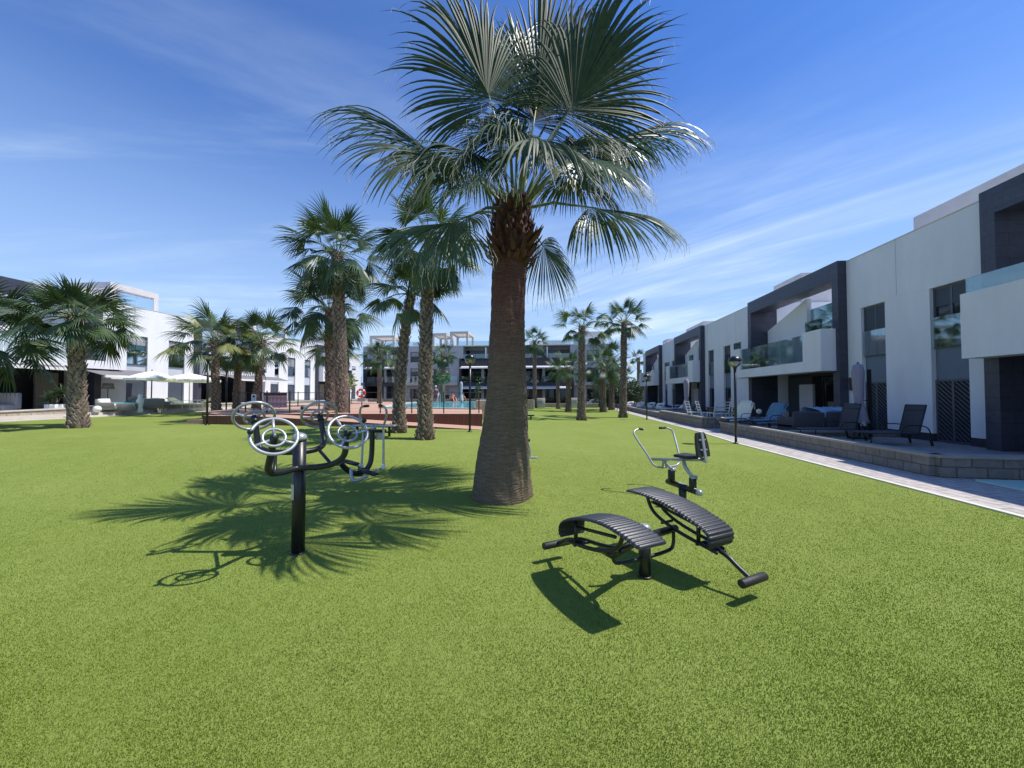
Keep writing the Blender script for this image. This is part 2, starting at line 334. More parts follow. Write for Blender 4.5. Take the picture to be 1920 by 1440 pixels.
# hero trunk: horizontal rings
def ring_bark():
    m=bpy.data.materials.new('ringed_palm_bark'); m.use_nodes=True; t=m.node_tree; p=t.nodes['Principled BSDF']; p.inputs['Roughness'].default_value=.9
    c=N(t,'ShaderNodeTexCoord'); s=N(t,'ShaderNodeSeparateXYZ'); t.links.new(c.outputs['Object'],s.inputs[0])
    mp=N(t,'ShaderNodeMapping'); mp.inputs['Scale'].default_value=(1,1,9); t.links.new(c.outputs['Object'],mp.inputs[0])
    n1=N(t,'ShaderNodeTexNoise'); n1.inputs['Scale'].default_value=5; n1.inputs['Detail'].default_value=8; n1.inputs['Roughness'].default_value=.7; n1.inputs['Distortion'].default_value=.4; t.links.new(mp.outputs[0],n1.inputs[0])
    n0=N(t,'ShaderNodeTexNoise'); n0.inputs['Scale'].default_value=2.1; n0.inputs['Detail'].default_value=4; t.links.new(c.outputs['Object'],n0.inputs[0])
    ph=MA(t,'ADD',MA(t,'MULTIPLY',s.outputs[2],21),MA(t,'MULTIPLY',n0.outputs[0],9)); wv=MA(t,'ABSOLUTE',MA(t,'SINE',MA(t,'MULTIPLY',ph,math.pi)))
    mpv=N(t,'ShaderNodeMapping'); mpv.inputs['Scale'].default_value=(14,14,1.3); t.links.new(c.outputs['Object'],mpv.inputs[0])
    nv=N(t,'ShaderNodeTexNoise'); nv.inputs['Scale'].default_value=4; nv.inputs['Detail'].default_value=5; t.links.new(mpv.outputs[0],nv.inputs[0])
    hgt=N(t,'ShaderNodeMapRange',interpolation_type='SMOOTHSTEP'); hgt.inputs[1].default_value=1.3; hgt.inputs[2].default_value=3.3; t.links.new(s.outputs[2],hgt.inputs[0])
    a=N(t,'ShaderNodeMix',data_type='RGBA'); a.inputs[6].default_value=(.150,.108,.070,1); a.inputs[7].default_value=(.125,.050,.048,1); t.links.new(hgt.outputs[0],a.inputs[0])
    b=N(t,'ShaderNodeMix',data_type='RGBA'); b.inputs[6].default_value=(.29,.225,.150,1); b.inputs[7].default_value=(.25,.13,.11,1); t.links.new(hgt.outputs[0],b.inputs[0])
    r=N(t,'ShaderNodeMapRange'); r.inputs[1].default_value=.42; r.inputs[2].default_value=.72; t.links.new(MA(t,'ADD',MA(t,'MULTIPLY',n1.outputs[0],.75),MA(t,'MULTIPLY',nv.outputs[0],.3)),r.inputs[0])
    x=N(t,'ShaderNodeMix',data_type='RGBA'); t.links.new(r.outputs[0],x.inputs[0]); t.links.new(a.outputs[2],x.inputs[6]); t.links.new(b.outputs[2],x.inputs[7])
    y=N(t,'ShaderNodeMix',data_type='RGBA',blend_type='MULTIPLY'); y.inputs[0].default_value=.8; t.links.new(x.outputs[2],y.inputs[6])
    g=N(t,'ShaderNodeMapRange'); g.inputs[1].default_value=0; g.inputs[2].default_value=.35; g.inputs[3].default_value=.62; g.inputs[4].default_value=1; t.links.new(wv,g.inputs[0]); t.links.new(g.outputs[0],y.inputs[7])
    t.links.new(y.outputs[2],p.inputs['Base Color'])
    bu=N(t,'ShaderNodeBump'); bu.inputs['Strength'].default_value=1; bu.inputs['Distance'].default_value=.03
    t.links.new(MA(t,'ADD',MA(t,'MULTIPLY',wv,.28),MA(t,'ADD',MA(t,'MULTIPLY',n1.outputs[0],1.1),MA(t,'MULTIPLY',nv.outputs[0],.9))),bu.inputs['Height']); t.links.new(bu.outputs[0],p.inputs['Normal'])
    return m
M['trunk']=ring_bark()
def water_mat():
    m=mat('pool_water',(.05,.50,.60),.06,spec=.8,col2=(.16,.66,.72),vs=1.5,bump=.4,bs=6); return m
M['water']=water_mat()
def turf_mat():
    m=bpy.data.materials.new('artificial_turf'); m.use_nodes=True; t=m.node_tree; p=t.nodes['Principled BSDF']; p.inputs['Roughness'].default_value=.9; p.inputs['Specular IOR Level'].default_value=.06
    c=N(t,'ShaderNodeTexCoord')
    def nz(sc,det,st=(1,1,1)):
        mp=N(t,'ShaderNodeMapping'); mp.inputs['Scale'].default_value=st; t.links.new(c.outputs['Object'],mp.inputs[0])
        n=N(t,'ShaderNodeTexNoise'); n.inputs['Scale'].default_value=sc; n.inputs['Detail'].default_value=det; n.inputs['Roughness'].default_value=.65; t.links.new(mp.outputs[0],n.inputs[0]); return n.outputs[0]
    big=nz(.55,4); mid=nz(7,5,(1,.6,1)); fine=nz(150,4,(1,.7,1))
    f=MA(t,'ADD',MA(t,'MULTIPLY',big,.22),MA(t,'ADD',MA(t,'MULTIPLY',mid,.22),MA(t,'MULTIPLY',fine,.56)))
    r=N(t,'ShaderNodeMapRange'); r.inputs[1].default_value=.36; r.inputs[2].default_value=.64; t.links.new(f,r.inputs[0])
    x=N(t,'ShaderNodeMix',data_type='RGBA'); t.links.new(r.outputs[0],x.inputs[0]); x.inputs[6].default_value=(.150,.200,.034,1); x.inputs[7].default_value=(.258,.308,.082,1); t.links.new(x.outputs[2],p.inputs['Base Color'])
    bu=N(t,'ShaderNodeBump'); bu.inputs['Strength'].default_value=.35; bu.inputs['Distance'].default_value=.015; t.links.new(MA(t,'ADD',fine,MA(t,'MULTIPLY',mid,.4)),bu.inputs['Height']); t.links.new(bu.outputs[0],p.inputs['Normal'])
    return m
M['turf']=turf_mat()
M['bladeA']=mat('turf_blade',(.200,.262,.036),.8,spec=.08,transl=.12)
M['bladeB']=mat('turf_blade_pale',(.258,.312,.062),.8,spec=.08,transl=.12)
M['bladeC']=mat('turf_blade_dark',(.160,.218,.030),.8,spec=.08,transl=.12)

# ================================================================ SETTING
TE=[(5.5,-8),(6.1,0),(6.55,4.96),(7.17,12.34),(7.79,16.1),(9.28,30.5),(10.5,42.8)]   # turf edge on the right
def te(Y):
    for (x0,y0),(x1,y1) in zip(TE,TE[1:]):
        if Y<=y1: return x0+(x1-x0)*(Y-y0)/(y1-y0)
    return TE[-1][0]
def lte(Y): return -21.1+.085*Y                                                    # turf edge on the left
# wide ground sheet under everything
struct(one('quad',(-400,-60,-.30),(400,-60,-.30),(400,900,-.30),(-400,900,-.30)).build('ground',M['earth']))
m=MB()
ys=[-8,-4,-1]+[i*.75 for i in range(0,61)]
nx=40
grid=[[None]*(nx+1) for _ in ys]
for i,Y in enumerate(ys):
    for j in range(nx+1):
        X=lte(Y)+(te(Y)-lte(Y))*j/nx; grid[i][j]=(X,Y,gh(X,Y))
vs=[p for r in grid for p in r]
m.add(vs,[(i*(nx+1)+j,i*(nx+1)+j+1,(i+1)*(nx+1)+j+1,(i+1)*(nx+1)+j) for i in range(len(ys)-1) for j in range(nx)],0,True)
struct(m.build('lawn',M['turf']))
# right path and its kerb
m=MB(); k=MB()
for (x0,y0),(x1,y1) in zip(TE,TE[1:]):
    m.quad((x0+.10,y0,-.004),(x0+4.5,y0,-.004),(x1+4.5,y1,-.004),(x1+.10,y1,-.004))
    k.add([(x0,y0,-.1),(x0+.10,y0,-.1),(x1+.10,y1,-.1),(x1,y1,-.1),(x0,y0,.02),(x0+.10,y0,.02),(x1+.10,y1,.02),(x1,y1,.02)],[(4,5,6,7),(0,1,5,4),(1,2,6,5),(2,3,7,6),(3,0,4,7)])
struct(m.build('path',M['paver'])); struct(k.build('kerb',M['kerb']))
# left path strip and kerb
m=MB()
for i in range(0,12):
    y0=8+i*3.; y1=y0+3.
    m.add([(lte(y0)-.35,y0,.40),(lte(y0),y0,.40),(lte(y1),y1,.40),(lte(y1)-.35,y1,.40),(lte(y0)-.35,y0,gh(lte(y0),y0)+.03),(lte(y0),y0,gh(lte(y0),y0)+.03),(lte(y1),y1,gh(lte(y1),y1)+.03),(lte(y1)-.35,y1,gh(lte(y1),y1)+.03)],[(4,5,6,7),(0,1,5,4),(1,2,6,5),(3,0,4,7)])
struct(m.build('left_path',M['cappale']))
# back path
struct(one('box',-14,12,-5.2,-.2 ,-.05,.06,BF).build('back_path',M['paver']))
# terraces: right
m=MB()
m.quad((8.2,7.55,.25),(13,7.2,.25),(13.2,16.2,.25),(8.95,16.2,.25))
m.quad((9.0,18,.25),(13.4,18,.25),(17,46,.25),(12.4,46,.25),(9.9,25,.25))
struct(m.build('terrace_floor',M['terrace']))
# terraces: left (raised like the lawn there)
m=MB(); m.box(6,50,0,3.0,.2,.70,LF); struct(m.build('left_terrace_floor',M['cappale']))
# mint cover of a splash pool by the near right terrace
tag(one('rbox',(9.6,6.55,.02),2.4,.75,.04,R(-6)).build('pool_cover',M['mint']),'pale mint cover lying on the pavers at the foot of the right terrace wall','pool cover')

def wallrun(pts,h,th=.22,capw=.30,name='low_wall',label='',mats=None,z0f=None,group=None):
    """low block wall with a coping following the points (x,y); z0f gives the foot level"""
    root=thing(name,label,'wall',(pts[0][0],pts[0][1],0),group)
    b=MB(); c=MB()
    for (x0,y0),(x1,y1) in zip(pts,pts[1:]):
        d=Vector((x1-x0,y1-y0,0)); L=d.length; d/=L; n=Vector((-d.y,d.x,0))
        def z(x,y): return (z0f(x,y) if z0f else 0)
        for mb,wd,a,bb,e in((b,th,-.25,h,0),(c,capw,h+.002,h+.055,.04)):
            P=[]
            for q,(x,y) in((-e,(x0,y0)),(L+e,(x1,y1))):
                base=Vector((x0,y0,0))+d*q
                for s_ in(-1,1): P.append(base+n*wd/2*s_+Vector((0,0,(z(x,y) if z0f else 0))))
            lo=[p+Vector((0,0,a)) for p in P]; hi=[p+Vector((0,0,bb)) for p in P]
            mb.add(lo+hi,[(0,1,3,2),(4,6,7,5),(0,4,5,1),(1,5,7,3),(3,7,6,2),(2,6,4,0)])
    mt=mats or(M['block'],M['cap'])
    b.build('block_course',mt[0],root); c.build('coping',mt[1],root)
    return root
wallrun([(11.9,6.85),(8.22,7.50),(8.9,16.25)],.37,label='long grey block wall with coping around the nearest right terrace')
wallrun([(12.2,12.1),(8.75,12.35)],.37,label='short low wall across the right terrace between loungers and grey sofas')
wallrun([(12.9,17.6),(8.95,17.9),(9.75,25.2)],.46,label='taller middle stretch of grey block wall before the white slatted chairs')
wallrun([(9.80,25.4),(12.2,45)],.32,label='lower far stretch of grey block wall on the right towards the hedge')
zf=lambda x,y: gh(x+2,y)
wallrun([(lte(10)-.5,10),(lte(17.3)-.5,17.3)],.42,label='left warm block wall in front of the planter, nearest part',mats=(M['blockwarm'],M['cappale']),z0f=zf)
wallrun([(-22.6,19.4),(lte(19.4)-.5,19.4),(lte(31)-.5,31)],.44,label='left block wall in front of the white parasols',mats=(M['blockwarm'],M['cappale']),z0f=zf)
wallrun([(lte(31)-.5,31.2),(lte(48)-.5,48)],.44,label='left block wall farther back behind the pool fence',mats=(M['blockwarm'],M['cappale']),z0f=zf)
m=MB()
for i in range(2): m.box(17.45,19.25,1.2-i*.5,3.15-i*.5 if i==0 else 2.6,.3,.58+.12*i,LF)
tag(m.build('entrance_steps',M['cappale']),'two pale steps in the gap of the left block wall','steps')

# deck, ramp, pool
DZ=.75
deck=MB()
deck.add([(x,y,z) for z in(.0,DZ) for x,y in((-12.7,16.25),(-1.25,16.2),(-1.6,20.3),(-3.9,40),(-16,40),(-16.5,25),(-14.5,18))],[(7,8,9,10,11,12,13),(2,9,10,3)],0)
deck.quad((-1.25,16.2,0),(-1.25,16.2,DZ),(-1.6,20.3,DZ),(-1.6,20.3,0),mi=2)
deck.quad((-12.7,16.25,0),(-1.25,16.2,0),(-1.25,16.2,DZ),(-12.7,16.25,DZ),mi=1)
deck.quad((-14.5,18,0),(-12.7,16.25,0),(-12.7,16.25,DZ),(-14.5,18,DZ),mi=1)
# ramp up to the left in front of the deck
deck.quad((-1.1,14.75,.215),(-1.1,16.19,.215),(-10.0,16.19,DZ-.01),(-10.0,14.85,DZ-.01))
deck.quad((-10,14.85,DZ-.01),(-10,16.19,DZ-.01),(-12.3,16.24,DZ-.004),(-12.0,14.95,DZ-.004))
deck.quad((-10.0,14.85,0),(-1.1,14.75,0),(-1.1,14.75,.215),(-10.0,14.85,DZ-.01),mi=1)
deck.quad((-12.0,14.95,0),(-10,14.85,0),(-10,14.85,DZ-.01),(-12.0,14.95,DZ-.004),mi=1)
deck.quad((-12.3,16.24,0),(-12.0,14.95,0),(-12.0,14.95,DZ-.004),(-12.3,16.24,DZ-.004),mi=1)
deck.box(-12.75,-12.02,15.1,16.2,.2,.58,mi=0); deck.box(-13.05,-12.76,15.1,16.2,.2,.47,mi=0)
struct(deck.build('pool_deck',[M['deck'],M['deckside'],M['cappale']]))
PW=[(-2.0,20.6),(-7.8,22.4),(-9.4,32),(-9.2,38.6),(-3.7,38.6)]
m=MB(); m.add([(x,y,DZ+.02) for x,y in PW],[tuple(range(5))]); struct(m.build('pool_water',M['water']))
m=MB()
for i in range(5):
    a=Vector(PW[i]+(0,)); b=Vector(PW[(i+1)%5]+(0,)); d=(b-a).normalized(); n=Vector((-d.y,d.x,0))*.28
    if i==4: continue
    q=[a,b,b-n,a-n]; m.add([p+Vector((0,0,z)) for z in(DZ+.003,DZ+.07) for p in q],[(4,5,6,7),(0,1,5,4),(1,2,6,5),(2,3,7,6),(3,0,4,7)])
struct(m.build('pool_coping',M['cappale']))
tag(one('box',-1.95,-1.35,20.4,21.6,0,1.22).build('stone_wall',M['stone']),'rough stone wall block at the near right end of the pool, left of the big trunk','wall')
m=MB(); m.box(-3.2,2.05,0,1.0,0,1.02,Fr((0,36.2),(1,-.1),(.1,1.))); tag(m.build('stone_wall',M['stone']),'rough stone wall block on the grass just right of the big trunk','wall')

# ================================================================ BUILDINGS
def opening(root,fr,a,b,z0,z1,d,kind,gmat,inset=.0,shut=.35,slats=False):
    """window or door standing at depth d (outer face)"""
    f=MB(); t=.055
    f.box(a,a+t,d-.06,d,z0,z1,fr); f.box(b-t,b,d-.06,d,z0,z1,fr); f.box(a+t,b-t,d-.06,d,z0,z0+t,fr); f.box(a+t,b-t,d-.06,d,z1-t,z1,fr)
    if kind=='window': f.box((a+b)/2-.025,(a+b)/2+.025,d-.055,d-.005,z0+t,z1-t,fr)
    o=f.build(kind,M['alu'],root)
    g=MB(); g.box(a+t,b-t,d-.045,d-.03,z0+t,z1-t,fr); g.build('pane',gmat,o)
    if shut: 
        g=MB(); g.box(a+t,b-t,d-.028,d-.012,z1-t-(z1-z0)*shut,z1-t,fr); g.build('shutter',M['shutter'] if fr is RF else M['shutter_l'],o)
    if slats:
        g=MB(); n=14
        for half in(0,1):
            x0=a+t if half==0 else (a+b)/2+.03; x1=(a+b)/2-.03 if half==0 else b-t
            Wd=x1-x0
            for k in range(-6,n):
                zb=z0+t+k*(z1-z0)/n; 
                # diagonal bar falling away from the viewer's left
                p=[(x0,zb+Wd*.9),(x1,zb)]
                lo,hi=z0+t,z1-t-.03
                if p[1][1]>hi or p[0][1]<lo: continue
                (xa,za),(xb,zb2)=p; flip=fr is RF
                if za>hi: xa=xa+(za-hi)/(za-zb2)*(xb-xa); za=hi
                if zb2<lo: xb=xb-(lo-zb2)/(za-zb2)*(xb-xa); zb2=lo
                if flip: xa,xb=x0+x1-xa,x0+x1-xb
                P=fr.P; g.add([P(xa,d-.02,za),P(xb,d-.02,zb2),P(xb,d+.012,zb2),P(xa,d+.012,za),P(xa,d-.02,za+.035),P(xb,d-.02,zb2+.035),P(xb,d+.012,zb2+.035),P(xa,d+.012,za+.035)],[(0,3,2,1),(4,5,6,7),(0,1,5,4),(1,2,6,5),(2,3,7,6),(3,0,4,7)])
            g.box(x1 if half==0 else x0-.03,(x1+.03) if half==0 else x0,d-.03,d+.02,z0+t,z1-t,fr)
        g.build('slat_grille',M['alu'],o)
    return o
def glassrail(root,fr,a,b,d,z0,z1,gm=None,n=1,cross=False):
    g=MB()
    if cross: g.box(a,a+.012,d,b,z0,z1,fr)
    else:
        for i in range(n):
            x0=a+(b-a)*i/n; x1=a+(b-a)*(i+1)/n-.02; g.box(x0,x1,d-.006,d+.006,z0,z1,fr)
    g.build('glass_balustrade',gm or M['glass'],root)

def house(fr,label,fs,fe,we,wins,zo=0,right=True,name='townhouse',group=None,roofbox=None,extra=None,wincol=None,slat_win=(),detail=True,farb=None):
    """frame section from fs to fe (terraces, balcony), white window wall from fe to we on the near or far side"""
    gm=wincol or (M['winglass'] if right else M['winglass_l'])
    root=thing(name,label,'house',fr.P((fs+fe)/2,0,0),group)
    T=(6.45 if right else 6.31)+zo; zt_=7.65+zo; w0,w1=we
    # --- window wall: piers, header, plinth
    b=MB(); wh=0
    edges=[w0]+[x for a in wins for x in a]+[w1]
    pl=MB(); sp=MB()
    for i in range(0,len(edges),2):
        b.box(edges[i],edges[i+1],-.32,0,.47+zo,4.60+zo,fr)
        one('box',edges[i],edges[i+1],-.32,-.004,.0,.468+zo,fr).build('plinth',M['plinth'],root)
    b.box(w0,w1,-.32,0,4.602+zo,T-.0,fr)
    b.box(w0,w1,-8,-.322,0,6.0+zo,fr)          # body behind
    b.box(w0,w1,-8.02,-7.8,6.002+zo,T,fr)
    b.build('wall',M['white'],root)
    for x in ([12.0] if fs<0 else [w0+(w1-w0)*.3,w0+(w1-w0)*.93]): one('box',x,x+.014,.0,.004,4.7+zo,T-.02,fr).build('joint',M['lgrey'],root)
    c=MB(); c.box(w0,w1,-.36,.02,T+.002,T+.03,fr); c.build('parapet_cap',M['white2'],root)
    for (a,e) in wins: one('box',a,e,-.30,-.12,2.0+zo,2.87+zo,fr).build('spandrel',M['spandrel'] if right else mat_sp_l,root)
    for i,(a,e) in enumerate(wins):
        opening(root,fr,a,e,2.872+zo,4.598+zo,-.09,'window',gm,shut=.28 if i%2==0 else .5)
        opening(root,fr,a,e,.26+zo,1.998+zo,-.09,'door',(gm if right else M['slate']) if not (i in slat_win) else M['dark'],shut=0 if i in slat_win else .0,slats=i in slat_win)
        glassrail(root,fr,a-.0+.01,e-.01,-.03,2.90+zo,3.75+zo,M['tealglass'] if not right else M['glass'])
    # --- dark frame portal
    f=MB(); d1=.30; t=.32; ft=T+.06
    f.box(fs,fs+t,-1.0,d1,0,ft,fr); f.box(fe-t,fe,-1.0,d1,0,ft,fr); f.box(fs+t,fe-t,-.55,d1,ft-.62,ft,fr)
    f.build('portal_frame',M['darkframe'],root)
    # --- body of frame section
    b=MB()
    b.box(fs,fe,-8,-3.2,0,5.2+zo,fr)                     # back volume (low roof terrace behind)
    b.box(fs+.0,fe-.0,-3.198,-1.0,2.55+zo,2.9+zo,fr)      # floor slab
    b.box(fs+t+.002,fe-t-.002,-1.0,.30,2.55+zo,2.88+zo,fr)
    b.box(fe,fe+.0+.2,-8,-.33,0,T-.05,fr) if False else None
    b.box(fe-.34,fe-.02,-8,-1.002,0,T-.05,fr)            # far party wall
    b.box(fs+.02,fs+.30,-8,-3.2,0,5.4+zo,fr)
    # stair parapet, rising towards the near end
    x0,x1=fs+(fe-fs)*.47,fe-.36
    b.add([fr.P(x,dd,z) for x,z in((x0,2.9+zo),(x1,2.9+zo),(x1,4.9+zo),(x0,5.85+zo)) for dd in(-.72,-.52)],[(0,2,4,6),(1,7,5,3),(0,1,3,2),(2,3,5,4),(4,5,7,6),(6,7,1,0)])
    b.box(fs+t+.01,x0-.002,-.9,-.72,2.9+zo,4.3+zo,fr)
    b.build('terrace_walls',M['white'],root)
    g=MB(); g.box(fs+t+.02,x0-.02,-.68,-.668,4.3+zo,5.35+zo,fr); g.build('glass_screen',M['tealglass'],root)
    o=MB(); o.box(fs+t+.6,x0-.6,-3.19,-3.15,2.95+zo,4.9+zo,fr); o.build('terrace_door',gm,root)
    # --- balcony volume in front
    zb,zt=2.45+zo,4.02+zo; dn=.82
    L=fe-fs; s1,s2=fs+.15,fs+.15+L*.16            # near solid block
    q1,q2=farb or (fe-.2,fe+.75)
    bb=MB(); bb.box(s1,s2,.302,dn,zb,zt,fr); bb.box(q1,q2,.302 if q2<=fe else .002,dn,zb,zt,fr)
    bb.box(s2+.002,q1-.002,.302,dn,zb,zb+.42,fr)
    bb.build('balcony',M['white'],root)
    bs=one('box',s2+.01,q1-.01,.31,dn-.02,zb+.421,zb+.43,fr); bs.build('balcony_floor',M['terrace'],root)
    glassrail(root,fr,s2+.02,q1-.02,dn-.06,zb+.42,zt-.08,None,3)
    glassrail(root,fr,s1+.05,s2-.02,dn-.09,zt+.002,zt+.42,M['tealglass'])
    glassrail(root,fr,q1+.05,q2-.03,dn-.09,zt+.002,zt+.38,M['tealglass'])
    # upper floor glazing inside the portal
    o=MB(); o.box(fs+t+.3,fe-t-.6,-1.25,-1.2,2.9+zo,4.75+zo,fr) if False else None
    # --- ground floor recess under the balcony
    r=MB(); r.box(fs+t+.01,fe-t-.01,-1.6,-1.5,.0,2.548+zo,fr); r.build('ground_floor_wall',M['brownclad'] if right else M['dark'],root)
    if roofbox:
        for (ra,rb,rd,pz) in roofbox:
            p=MB(); 
            if pz=='solid':
                p.box(ra,rb,-rd-3.2,-rd,6.002+zo,8.0+zo,fr); p.build('roof_room',M['white2'],root)
            else:
                # open pergola: posts, beams, slats
                p.box(ra,rb,-rd-.25,-rd,zt_-.35,zt_,fr); p.box(ra,rb,-rd-3.2,-rd-2.95,zt_-.35,zt_,fr)
                p.box(ra,ra+.3,-rd-2.94,-rd-.26,zt_-.35,zt_,fr); p.box(rb-.3,rb,-rd-2.94,-rd-.26,zt_-.35,zt_,fr)
                for x in(ra,rb-.3): p.box(x,x+.3,-rd-.25,-rd,6.0+zo,zt_-.352,fr); p.box(x,x+.3,-rd-3.2,-rd-2.95,6.0+zo,zt_-.352,fr)
                n=int((rb-ra)/.45)
                for k in range(1,n): x=ra+(rb-ra)*k/n; p.box(x-.04,x+.04,-rd-2.94,-rd-.26,zt_-.25,zt_-.12,fr)
                p.build('roof_pergola',M['white2'],root)
                glassrail(root,fr,ra+.4,rb-.4,-rd+.1,6.45+zo,7.15+zo,M['tealglass'],2)
    if extra: extra(root)
    return root
mat_sp_l=mat('grey_render_sunlit',(.50,.53,.58),.8,var=.04,vs=3)  # same spandrel paint for the left row, its sunlit paleness put into the colour

HG='white two-storey townhouses'
# ---- right row
def exA(root):
    m=MB(); m.box(3,9.0,-1.49,-1.40,.26,2.40,RF); m.build('roller_shutter',M['shutter'],root)
    m=MB(); m.box(9.0,9.10,-1.5,-1.3,.2,2.5,RF); m.build('shutter_guide',M['alu'],root)
    m=MB(); m.box(3.,9.6,-.95,-.35,0,.26,RF); m.build('door_step',M['plinth'],root)
house(RF,'nearest right townhouse, cut off by the picture edge, with two slatted doors',-2.5,9.3,(9.3,14.06),[(9.95,10.95),(12.45,13.43)],group=HG,roofbox=[(-2,14.1,2.3,'solid')],extra=exA,slat_win=(0,1),farb=(5.2,9.25))
def exB(root):
    o=MB(); o.box(14.6,18.4,-1.49,-1.44,.28,2.40,RF); p=o.build('glass_wall',M['winglass'],root)
    m=MB()
    for k in range(6): x=14.6+k*.76; m.box(x-.02,x+.02,-1.435,-1.40,.28,2.40,RF)
    m.build('glazing_bar',M['alu'],p)
    m=MB(); m.box(17.35,18.3,-.9,-.8,.25,2.02,RF); m.build('white_partition',M['lgrey'],root)
    m=MB(); m.box(18.45,20.2,-1.49,-1.42,.28,2.40,RF); m.build('roller_shutter',M['shutter'],root)
    m=MB(); m.box(15.25,15.75,-1.39,-1.37,.95,1.75,RF); m.build('notice_board',M['wood'],root)
    m=MB(); m.box(16.1,17.3,-1.39,-1.375,.5,1.25,RF); m.build('interior_furniture',M['room'],root)
house(RF,'second right townhouse with dark portal frame and sliding glass wall behind grey sofas',14.06,20.74,(20.74,27.58),[(23.55,24.55),(26.05,27.05)],group=HG,roofbox=[(20.5,23.1,2.3,'solid')],extra=exB)
def exC(root):
    m=MB(); m.box(28,31.,-1.49,-1.42,.28,2.40,RF); m.build('roller_shutter',M['shutter'],root)
    m=MB(); m.box(31.3,32.4,-.9,-.8,.25,2.02,RF); m.build('white_partition',M['lgrey'],root)
house(RF,'third right townhouse along the path, behind the closed tall umbrella',27.58,33.8,(33.8,38.7),[(34.6,35.6),(37.0,38.0)],group=HG,roofbox=[(34.1,38.6,2.3,'solid')],extra=exC)
house(RF,'farthest right townhouse at the end of the path beside the hedge',38.7,44.8,(44.8,47.2),[],group=HG,roofbox=[(45.0,47.1,2.3,'solid')])
# ---- left row
def awn(name,fr,a,b,d0,d1,z0,z1,label,group=None,m0='awning'):
    t=thing(name,label,'awning',fr.P((a+b)/2,d0,z0),group)
    m=MB(); P=fr.P; th=.03
    m.add([P(a,d0,z0),P(b,d0,z0),P(b,d1,z1),P(a,d1,z1),P(a,d0,z0+th),P(b,d0,z0+th),P(b,d1,z1+th),P(a,d1,z1+th)],[(0,3,2,1),(4,5,6,7),(0,1,5,4),(1,2,6,5),(2,3,7,6),(3,0,4,7)])
    m.build('canopy',M[m0],t)
    m=MB(); m.box(a-.03,b+.03,d1+.002,d1+.10,z1-.07,z1+.06,fr); m.build('front_bar',M['whitepaint'],t)
    m=MB()
    for x in(a+.3,b-.3): m.tube([P(x,d0,z0-.12),P(x+.35,(d0+d1)/2,(z0+z1)/2-.05),P(x,d1,z1-.03)],.02,6)
    m.build('folding_arm',M['whitepaint'],t)
    return t
def ex(a,b,zo,fr=LF):
    def f(root):
        n=int((b-a)/1.6)
        for k in range(n):
            x=a+(b-a)*k/n
            if k%2==0: m=MB(); m.box(x+.1,x+1.3,-1.48,-1.42,.3+zo,2.3+zo,fr); m.build('sliding_door',M['winglass'],root)
            else: m=MB(); m.box(x,x+.9,-1.0,-.9,.25+zo,2.2+zo,fr); m.build('interior_wall',M['room'],root)
    return f
ZL=.47
house(LF,'nearest left townhouse, behind the thick palm, with teal glass balcony',13.6,21.0,(21.2,26.8),[(22.5,23.68),(25.0,26.12)],zo=ZL,right=False,group=HG,roofbox=[(22.2,25.0,.8,'pergola')],extra=ex(14,20.8,ZL))
house(LF,'second left townhouse behind the garden lamp and slim palms',26.8,33.0,(33.0,41.0),[(34.35,35.4),(36.65,37.75),(39.2,40.2)],zo=ZL,right=False,group=HG,roofbox=[(33.2,37.6,.8,'pergola')],extra=ex(27.2,32.6,ZL))
house(LF,'farthest left townhouse where the row meets the dark apartment block',41.0,47.6,(47.6,51.2),[(48.8,49.8)],zo=ZL,right=False,group=HG,roofbox=[(44.5,49.5,.8,'pergola')],extra=ex(41.4,47.2,ZL))
AG='retractable awnings of the left terraces'
awn('awning',LF,12.5,19.2,.3,1.6,3.05,2.78,'grey awning with white front bar at the left picture edge',AG)
awn('awning',LF,19.8,23.0,.3,2.0,2.92,2.50,'grey awning with white front bar just right of the thick left palm',AG)
awn('awning',LF,28.0,34.0,.9,2.2,3.0,2.62,'grey awning behind the two slim left palms',AG)

